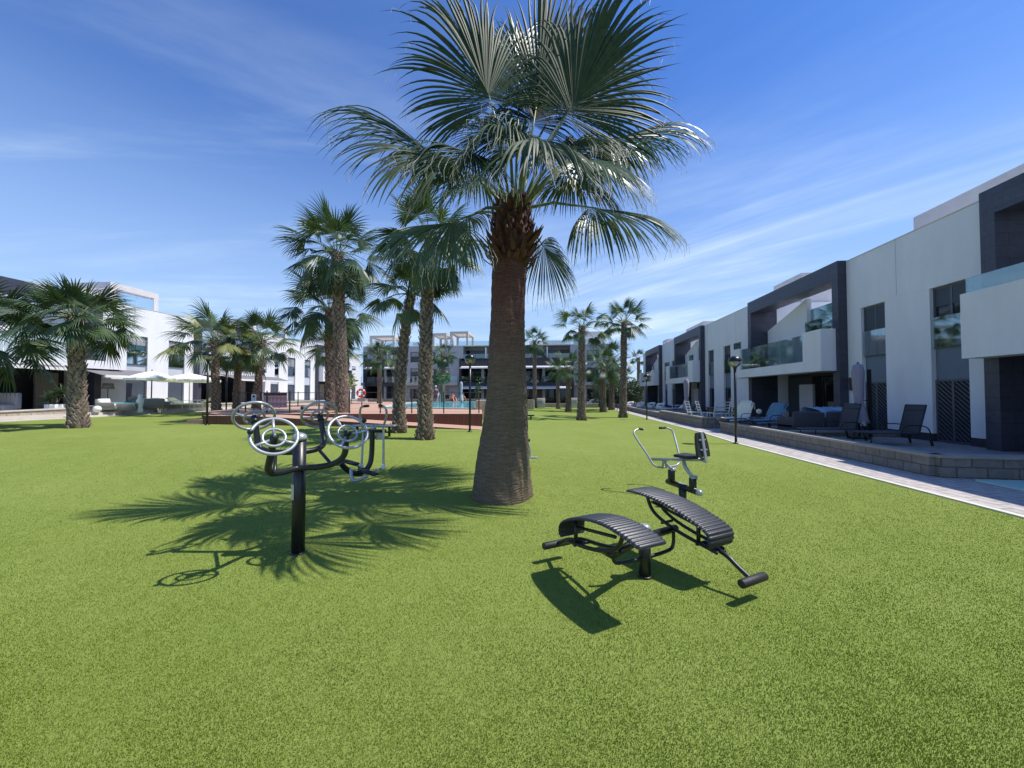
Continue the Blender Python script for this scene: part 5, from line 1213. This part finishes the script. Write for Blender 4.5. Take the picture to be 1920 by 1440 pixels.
# white carved ornament and pale towels
q=LT(263,19.8,.62); t=thing('white_ornament','white rounded garden ornament standing on the left terrace wall','ornament',q)
m=MB(); m.lathe(q,[(.10,0),(.12,.1),(.09,.3),(.13,.5),(.15,.62),(.09,.75),(.10,.86),(.05,.95)],12,jit=.06,rnd=random.Random(3)); m.build('body',M['plastic_w'],t)
q=LT(183,18.4,.72); o=one('ball',q+V((0,0,.14)),.16,18).build('globe_light',M['plastic_w']); tag(o,'white openwork ball light sitting by the wall gap','lamp')
# white folding chairs lying low behind wall, and white loungers
l3=lounger_proto('sun_lounger','','sun lounger',M['cushion'],M['plastic_w'],28)
WL='white loungers on the left terrace'
for i,(u,Y,rz,l) in enumerate([(312,22.2,95,'white lounger right of the wicker sofa on the left terrace'),(338,23.0,90,'white lounger under the second parasol'),(378,24.2,-80,'white lounger with raised back left of the corner lamp')]):
    place(l3,i==0,LT(u,Y),R(rz),l,WL,scale=.95)
# planter with yucca
q=LT(103,17.7,.70); t=thing('potted_yucca','spiky green yucca in a white box planter on the left terrace','potted plant',q)
m=MB(); m.rbox(q+V((0,0,.2)),.46,.46,.42,.1,bev=.02); m.build('planter',M['cushion'],t)
m=MB(); rnd=random.Random(9)
for st in((0,0,.75),(.22,.1,.95),(-.2,-.05,.6)):
    c=q+V((st[0],st[1],st[2]))
    m.tube([q+V((st[0]*.3,st[1]*.3,.4)),c],.03,6,1)
    for k in range(75):
        a=k*2.4; el=R(rnd.uniform(-35,85)); o=V((math.cos(a)*math.cos(el),math.sin(a)*math.cos(el),math.sin(el))); L=rnd.uniform(.35,.55); s_=o.cross(V((0,0,1))).normalized()*.018
        md=c+o*L*.6; tp=c+o*L-V((0,0,.06)); m.add([c-s_,c+s_,md+s_,md-s_,tp],[(0,1,2,3),(3,2,4)],0)
m.build('foliage',[M['bush'],M['bark']],t)
q=LT(58,17.2,.71); o=one('rbox',q+V((0,0,.07)),.9,.55,.16,.1,bev=.07).build('float_cushion',M['bluepl']); tag(o,'blue cushion lying flat on the left terrace, left of the yucca','cushion')
q=LT(8,17.6,.71); t=thing('cube_sofa','pale grey sofa at the left picture edge under the awning','sofa',q); m=MB(); m.rbox(q+V((0,.1,.55)),1.0,.25,.75,.1,bev=.05); m.build('backrest',M['lgrey'],t); m=MB(); m.rbox(q+V((0,-.2,.25)),1.0,.6,.3,.1,bev=.05); m.build('seat',M['lgrey'],t)
q=LT(202,20.4,.70); t=thing('floor_lamp','floor lamp with pale shade under the second left awning','lamp',q); m=MB(); m.tube([q,q+V((0,0,1.2))],.02,6); m.build('pole',M['alu'],t); m=MB(); m.lathe(q+V((0,0,1.15)),[(.26,0),(.2,.3)],16); m.build('lamp_shade',M['room'],t)

# ================================================================ POOL AREA
root=thing('pool_fence','dark post and wire fence along the front edge of the pool deck','fence',(-7,16.6,DZ))
def fpost(x,y): m=MB(); m.rbox((x,y,DZ+.46),.045,.045,.92); m.rbox((x,y,DZ+.95),.03,.03,.06); m.build('post',M['fence'],root)
fp=[]
for u in(898,832,772,713,655,598,543): q=D(u,775,16.65); fp.append((q.x,q.y))
fp+= [(-10.7,16.8),(-12.3,17.3)]
for x,y in fp: fpost(x,y)
m=MB()
for (x0,y0),(x1,y1) in zip(fp,fp[1:]):
    for z in(.90,.48,.06): m.tube([(x0,y0,DZ+z),(x1,y1,DZ+z)],.0035 if z<.8 else .006,5)
m.build('wire_mesh',M['fence'],root)
root2=thing('pool_fence','dark post and wire fence running back along the left side of the pool deck','fence',(-13,22,DZ))
root=root2; fq=[(-12.6,18.2),(-13.2,20.2),(-13.6,22.5),(-13.9,25),(-14.2,28),(-14.4,31.5),(-14.6,35)]
for x,y in fq: fpost(x,y)
m=MB()
for (x0,y0),(x1,y1) in zip(fq,fq[1:]):
    for z in(.90,.48,.06): m.tube([(x0,y0,DZ+z),(x1,y1,DZ+z)],.012,5)
m.build('wire_mesh',M['fence'],root2)
# pool rules sign on the fence
c=D(516,750.5,17.3); root=thing('pool_sign','faded pink pool rules board with rows of round symbols on the fence','sign',c)
m=MB(); m.rbox(c,1.02,.02,.66,R(4)); m.build('board',M['signpink'],root)
m=MB(); m.rbox(c+V((0,-.014,.27)),1.02,.01,.12,R(4)); m.build('header_band',M['signdk'],root)
m=MB()
for r_ in range(2):
    for k in range(6):
        q=c+V((-.42+.168*k,-.016-.0*k,.10-.27*r_)); a=R(4); q=c+V((math.cos(a)*(-.42+.168*k),math.sin(a)*(-.42+.168*k)-.016,.10-.27*r_))
        m.ring(q,(0,-1,0),.058,.008,20,4); m.tube([q-V((.04,0,.04)),q+V((.04,0,.04))],.006,4); m.rbox(q-V((0,0,.10)),.10,.006,.014)
m.build('symbol',[M['signdk']],root)
c=D(476,745,18.0); root=thing('small_sign','small white notice with a dark symbol on a post by the left palms','sign',c)
m=MB(); m.rbox(c,.22,.02,.30); m.build('board',M['plastic_w'],root); m=MB(); m.rbox(c+V((0,-.013,.04)),.11,.006,.10); m.rbox(c+V((0,-.013,-.08)),.14,.006,.02); m.build('symbol',M['signdk'],root)
m=MB(); m.tube([c+V((0,.03,.15)),V((c.x,c.y+.03,gh(c.x,c.y)))],.02,6); m.build('post',M['fence'],root)
# life ring
c=D(677,737,22.0); root=thing('life_ring','orange and white life ring hanging on a post by the pool','life ring',c)
m=MB(); m.ring(c,(0.2,-1,0),.20,.062,36,10); m.build('ring',M['red'],root)
m=MB()
for a in(45,135,225,315):
    q=c+V((math.cos(R(a))*.20,math.cos(R(a))*.04-.0,math.sin(R(a))*.20)); m.ball(q,.069,10)
m.build('white_band',M['plastic_w'],root)
root=thing('ring_post','grey post with a small plate holding the life ring','post',(c.x,c.y+.12,DZ)); m=MB(); m.tube([V((c.x,c.y+.13,DZ)),c+V((0,.13,.2))],.03,8); m.build('pole',M['fence'],root); m=MB(); m.rbox(c+V((0,.07,-.38)),.45,.03,.2); m.build('plate',M['lgrey'],root)
# pool ladder
root=thing('pool_ladder','steel pool ladder with raised curved handrails','ladder',(-5.0,29,DZ))
for s_ in(0,1.9):
    m=MB(); q=D(808+s_*8,758,29)
    bend(m,[V((q.x,28.4,DZ-.4)),V((q.x,28.5,DZ+.7)),V((q.x,28.9,DZ+.95)),V((q.x,29.4,DZ+.8)),V((q.x,29.5,DZ))],.03,8); m.build('handrail',M['silver'],root)
m=MB(); q0=D(808,758,29);q1=D(823,758,29)
for z in(-.3,-.1,.1): m.tube([V((q0.x,28.45,DZ+z)),V((q1.x,28.45,DZ+z))],.02,6)
m.build('rung',M['silver'],root)
# people
def person(label,loc,sc,pose,shirt,trunks,hair,rz=0):
    """skinned figure; pose: dict of joint positions (m, figure space)"""
    root=thing('person',label,'person',loc)
    J=dict(pelvis=(0,0,.95),waist=(0,0,1.08),chest=(0,0,1.30),neck=(0,0,1.47),head0=(0,-.01,1.56),head=(0,-.02,1.66),headt=(0,-.01,1.74),
      sl=(.18,0,1.40),el=(.24,.02,1.13),wl=(.25,-.06,.90),hl=(.25,-.08,.82),sr=(-.18,0,1.40),er=(-.24,.02,1.13),wr=(-.25,-.06,.90),hr=(-.25,-.08,.82),
      pl=(.09,0,.92),kl=(.10,-.01,.50),al=(.10,.02,.09),tl=(.11,-.14,.03),pr=(-.09,0,.92),kr=(-.10,-.01,.50),ar=(-.10,.02,.09),tr=(-.11,-.14,.03)); J.update(pose)
    Rd=dict(pelvis=.13,waist=.115,chest=.135,neck=.055,head0=.075,head=.098,headt=.07,sl=.06,el=.042,wl=.03,hl=.032,sr=.06,er=.042,wr=.03,hr=.032,pl=.09,kl=.06,al=.04,tl=.032,pr=.09,kr=.06,ar=.04,tr=.032)
    E_=[('pelvis','waist'),('waist','chest'),('chest','neck'),('neck','head0'),('head0','head'),('head','headt'),('chest','sl'),('sl','el'),('el','wl'),('wl','hl'),('chest','sr'),('sr','er'),('er','wr'),('wr','hr'),('pelvis','pl'),('pl','kl'),('kl','al'),('al','tl'),('pelvis','pr'),('pr','kr'),('kr','ar'),('ar','tr')]
    for s_,h in(('l','hl'),('r','hr')):
        hp=V(J[h]); wp=V(J['w'+s_]); d=(hp-wp).normalized()
        for k in range(5):
            nm='f%s%d'%(s_,k); J[nm]=tuple(hp+d*(.075 if k<4 else .03)+V(((k-1.5)*.018,(.03 if k==4 else 0),0))); Rd[nm]=.009; E_.append((h,nm))
    keys=list(J); Mx=Matrix.Rotation(rz,3,'Z')
    def tr(p): return V(loc)+Mx@V(p)*sc
    def skin(name,ks,es,mt,f,parent):
        me=bpy.data.meshes.new(name); me.from_pydata([tr(J[k]) for k in ks],[(ks.index(a),ks.index(b)) for a,b in es],[])
        o=bpy.data.objects.new(name,me); COL.objects.link(o); md=o.modifiers.new('skin','SKIN'); 
        for i,k in enumerate(ks): r=Rd[k]*sc*f; me.skin_vertices[0].data[i].radius=(r,r)
        me.skin_vertices[0].data[0].use_root=True
        o.modifiers.new('s','SUBSURF').levels=1; o.modifiers['s'].render_levels=2; me.materials.append(mt); o.parent=parent; o.matrix_parent_inverse=pinv(parent); return o
    def sk(name,ks,es,mt,f,parent):
        me=bpy.data.meshes.new(name)
        if True:
            o=bpy.data.objects.new(name,me); me.from_pydata([tr(J[k]) for k in ks],[(ks.index(a),ks.index(b)) for a,b in es],[])
            COL.objects.link(o); md=o.modifiers.new('skin','SKIN')
            if not me.skin_vertices: 
                bpy.context.view_layer.objects.active=o
            for i,k in enumerate(ks):
                r=Rd[k]*sc*f
                try: me.skin_vertices[0].data[i].radius=(r,r)
                except Exception: pass
            try: me.skin_vertices[0].data[0].use_root=True
            except Exception: pass
            sb=o.modifiers.new('sub','SUBSURF'); sb.levels=1; sb.render_levels=2; me.materials.append(mt); o.parent=parent; o.matrix_parent_inverse=pinv(parent)
            return o
    body=sk('body',keys,E_,M['skin'],1,root)
    if shirt: sk('shirt',['pelvis','waist','chest','sl','sr'],[('pelvis','waist'),('waist','chest'),('chest','sl'),('chest','sr')],shirt,1.15,root)
    if trunks: sk('shorts',['pelvis','pl','kl','pr','kr'],[('pelvis','pl'),('pl','kl'),('pelvis','pr'),('pr','kr')],trunks,1.12,root)
    m=MB(); hp=tr(J['head']); up=(tr(J['headt'])-tr(J['neck'])).normalized(); m.lathe(hp+up*.0,[(.102*sc,-.02*sc),(.108*sc,.03*sc),(.09*sc,.08*sc),(.05*sc,.108*sc),(.004,.115*sc)],14,axis=up); m.build('hair',hair,root)
    m=MB(); fd=Mx@V((0,-1,0)); sd_=Mx@V((1,0,0))
    m.ball(hp+fd*.098*sc-up*.015*sc,.016*sc,8)
    for s_ in(-1,1): m.ball(hp+sd_*s_*.1*sc,.02*sc,8)
    m.build('face',M['skin'],root)
    m=MB()
    for s_ in(-1,1): m.ball(hp+fd*.088*sc+sd_*s_*.034*sc+up*.01*sc,.010*sc,8)
    m.tube([hp+fd*.088*sc-sd_*.025*sc-up*.05*sc,hp+fd*.088*sc+sd_*.025*sc-up*.05*sc],.006*sc,4); m.build('eyes_and_mouth',M['hair'],root)
sit=dict(pelvis=(0,0,.14),waist=(0,.03,.28),chest=(0,.06,.50),neck=(0,.04,.66),head0=(0,.03,.74),head=(0,.02,.84),headt=(0,.03,.92),sl=(.18,.06,.58),el=(.24,.18,.34),wl=(.22,.26,.10),hl=(.22,.28,.04),sr=(-.18,.06,.58),er=(-.25,.15,.34),wr=(-.22,.0,.30),hr=(-.2,-.06,.32),pl=(.09,-.02,.12),kl=(.13,-.36,.40),al=(.12,-.60,.06),tl=(.12,-.74,.03),pr=(-.09,-.02,.12),kr=(-.13,-.38,.36),ar=(-.12,-.66,.06),tr=(-.12,-.80,.03))
q=D(817,760,36.5); person('person standing behind the pool ladder in dark clothes and pale cap',(q.x,36.5,DZ-.15),1.0,{},M['cloth_n'],M['cloth_r'],M['greyhair'],R(10))
q=D(848,752,38.9); person('person sitting on the far pool edge, knees drawn up, left of the other bather',(q.x,39.2,DZ),1.15,sit,None,M['cloth_r'],M['hair'],R(30))
q=D(867,753,38.9); person('person sitting on the far pool edge, right of the other bather',(q.x,39.2,DZ),1.0,sit,None,M['cloth_n'],M['hair'],R(-50))

# ================================================================ HEDGES AND SMALL PLANTS
def bush(label,c,rad,n,size,mats,seed,cat='bush',name='bush',flowers=0,gap=.0,grp=None,trunk=True):
    rnd=random.Random(seed); t=thing(name,label,cat,c,grp); m=MB(); c=V(c); cl=[]
    for k in range(int(10+n/160)):
        cl.append((V((rnd.uniform(-.75,.75)*rad[0],rnd.uniform(-.75,.75)*rad[1],rnd.uniform(.18,.85)*rad[2])),rnd.uniform(.22,.42)))
    for i in range(n):
        cc,r=cl[rnd.randrange(len(cl))]
        d=V((rnd.gauss(0,1),rnd.gauss(0,1),rnd.gauss(0,1))).normalized()*rnd.uniform(.55,1.05)*r
        p=c+cc+V((d.x*rad[0],d.y*rad[1],d.z*rad[2]))
        if p.z<c.z: p.z=c.z+.05
        a=V((rnd.gauss(0,1),rnd.gauss(0,1),rnd.gauss(.5,1))).normalized(); b=a.orthogonal().normalized(); b.rotate(Matrix.Rotation(rnd.uniform(0,6.28),3,a)); s=size*rnd.uniform(.6,1.3)
        mi=len(mats)-1 if rnd.random()<flowers else rnd.randrange(max(1,len(mats)-(1 if flowers else 0)))
        m.add([p,p+a*s*.5+b*s*.2,p+a*s,p+a*s*.5-b*s*.2],[(0,1,2,3)],mi)
    m.build('foliage',mats,t)
    if trunk:
        m=MB()
        for k in range(5): m.tube([c+V((rnd.uniform(-.2,.2)*rad[0],rnd.uniform(-.2,.2)*rad[1],-.05)),c+cl[k][0]],[.04,.015],5)
        m.build('stem',M['bark'],t)
    return t
B1=[M['bush'],M['leafB']]; B2=[M['bush'],M['bushl'],M['flower']]
HGp='shrubs at the far end of the path'
for i,(u,Y,rx,rz,mt,fl,l) in enumerate([(1132,47,1.9,3.2,B1,0,'dark shrub leftmost in the hedge, next to the right block'),(1150,46.5,1.7,3.0,B1,0,'dark shrub in the middle of the hedge'),(1163,50,1.8,3.2,B2,.05,'flowering shrub just right of the dense dark palm trunk'),(1182,50,2.0,3.6,B2,.06,'tall pale flowering oleander next to the right row'),(1197,48,1.8,3.3,B2,.05,'flowering oleander touching the farthest right townhouse'),(1208,52,1.6,2.9,B2,.04,'flowering oleander hidden partly by the far townhouse')]):
    x=D(u,745,Y).x; bush(l,(x,Y,0),(rx,1.5,rz),1900,.28,mt,100+i,flowers=fl,grp=HGp)
def stake_plant(label,u,v,Y,h,seed,mats,n=160,rad=.38,size=.30):
    q=D(u,v,Y); z=DZ if Y<40 and u<900 else 0
    bush(label,(q.x,q.y,z+h-.5),(rad,rad,1.0),n,size,mats,seed,cat='plant',name='young_plant',trunk=False)
    m=MB(); m.tube([V((q.x,q.y,z)),V((q.x,q.y,z+h-.2))],.02,6); o=m.build('stake',M['wood']); tag(o,'thin wooden stake supporting the '+label.split(' ',1)[1],'stake')
stake_plant('broad-leaved young plant right of the twin palm trunks',656,735,24,1.5,201,[M['bushl'],M['leafY']])
stake_plant('fresh green young plant right of the slim palm behind the ladder',831,735,33,2.1,202,[M['bushl'],M['bush']],260,.6)
stake_plant('thin young plant at the right pool end',897,745,24,1.2,203,[M['bush']],60,.15,.2)
# potted screens on the back path
for i,(u,v,Y,w_,h,l) in enumerate([(1012,757,42,.95,1.1,'grey box planter right of the rough stone wall on the lawn'),(1076,757,44,.9,1.1,'grey box planter with a white plate behind the short palm')]):
    q=D(u,v,Y); t=thing('box_planter',l,'planter',(q.x,Y,0)); one('rbox',(q.x,Y,h/2),w_*1.2,.5,h,0,bev=.02).build('box',M['beige'],t); one('rbox',(q.x,Y-.27,h*.6),w_*.6,.02,h*.35).build('plate',M['lgrey'],t)
wallrun([(1.4,45.0),(9.9,44.2)],.42,label='low block wall before the terraces of the right apartment block',mats=(M['blockwarm'],M['cappale']))
wallrun([(-20,47),(-2.5,46.6)],.9,label='low block wall behind the pool before the dark apartments',mats=(M['blockwarm'],M['cappale']))

# ================================================================ TURF BLADES near the camera
def turf_blades():
    rs=np.random.RandomState(7); n=840000
    u_=rs.rand(n); a=.25; Y0,Y1=1.15,11.0
    Y=(Y0**(-a)+(Y1**(-a)-Y0**(-a))*u_)**(-1/a)
    X=(rs.rand(n)*2-1)*(1.42*Y+.4)
    tx=np.interp(Y,[p[1] for p in TE],[p[0] for p in TE])-.02
    k=(X<tx); X=X[k];Y=Y[k]; n=len(X)
    t=np.maximum(0,5-X); s=np.clip((Y-5)/8,0,1); s=s*s*(3-2*s); Z=.6*(1-np.exp(-.07*t))*s
    far=np.clip((Y-1)/9,0,1)
    h=(.0065+.0055*rs.rand(n))*(1-.30*far); wd=(.0013+.0034*far)*(.7+.6*rs.rand(n))
    h*=np.clip((11.2-Y)/3,.15,1)
    ang=rs.rand(n)*2*np.pi; lean=.5*rs.rand(n)+.12
    cl=np.sin(X*5+1.3*np.sin(Y*3))*np.cos(Y*4.3+X); la=ang+np.pi/2*0+cl
    dx=np.cos(la)*h*lean; dy=np.sin(la)*h*lean
    sx_=-np.sin(ang)*wd; sy_=np.cos(ang)*wd
    co=np.empty((n,4,3),np.float32)
    co[:,0]=np.stack([X-sx_,Y-sy_,Z-.002],1); co[:,1]=np.stack([X+sx_,Y+sy_,Z-.002],1)
    co[:,2]=np.stack([X+dx*.5+sx_*.8,Y+dy*.5+sy_*.8,Z+h*.62],1); co[:,3]=np.stack([X+dx,Y+dy,Z+h],1)
    # quad base-left, base-right, mid, tip
    me=bpy.data.meshes.new('turf_blades'); me.vertices.add(n*4); me.loops.add(n*4); me.polygons.add(n)
    me.vertices.foreach_set('co',co.ravel()); me.loops.foreach_set('vertex_index',np.arange(n*4,dtype=np.int32))
    me.polygons.foreach_set('loop_start',np.arange(n,dtype=np.int32)*4); me.polygons.foreach_set('loop_total',np.full(n,4,np.int32))
    pt=.5+.22*np.sin(X*1.1+2*np.sin(Y*.7))+.18*np.sin(Y*1.9-X*.8+1.5*np.sin(X*2.3))+.12*np.sin(X*6.1+Y*4.7); rr_=rs.rand(n); pick=np.where(rr_<.30+.30*pt,0,np.where(rr_<.62+.38*pt,1,2)).astype(np.int32)
    me.materials.append(M['bladeA']);me.materials.append(M['bladeB']);me.materials.append(M['bladeC'])
    me.polygons.foreach_set('material_index',pick); me.update(calc_edges=True)
    o=bpy.data.objects.new('turf_blades',me); COL.objects.link(o); o['kind']='stuff'; o['label']='short green artificial grass blades of the lawn in the foreground'
    o['category']='grass'
turf_blades()
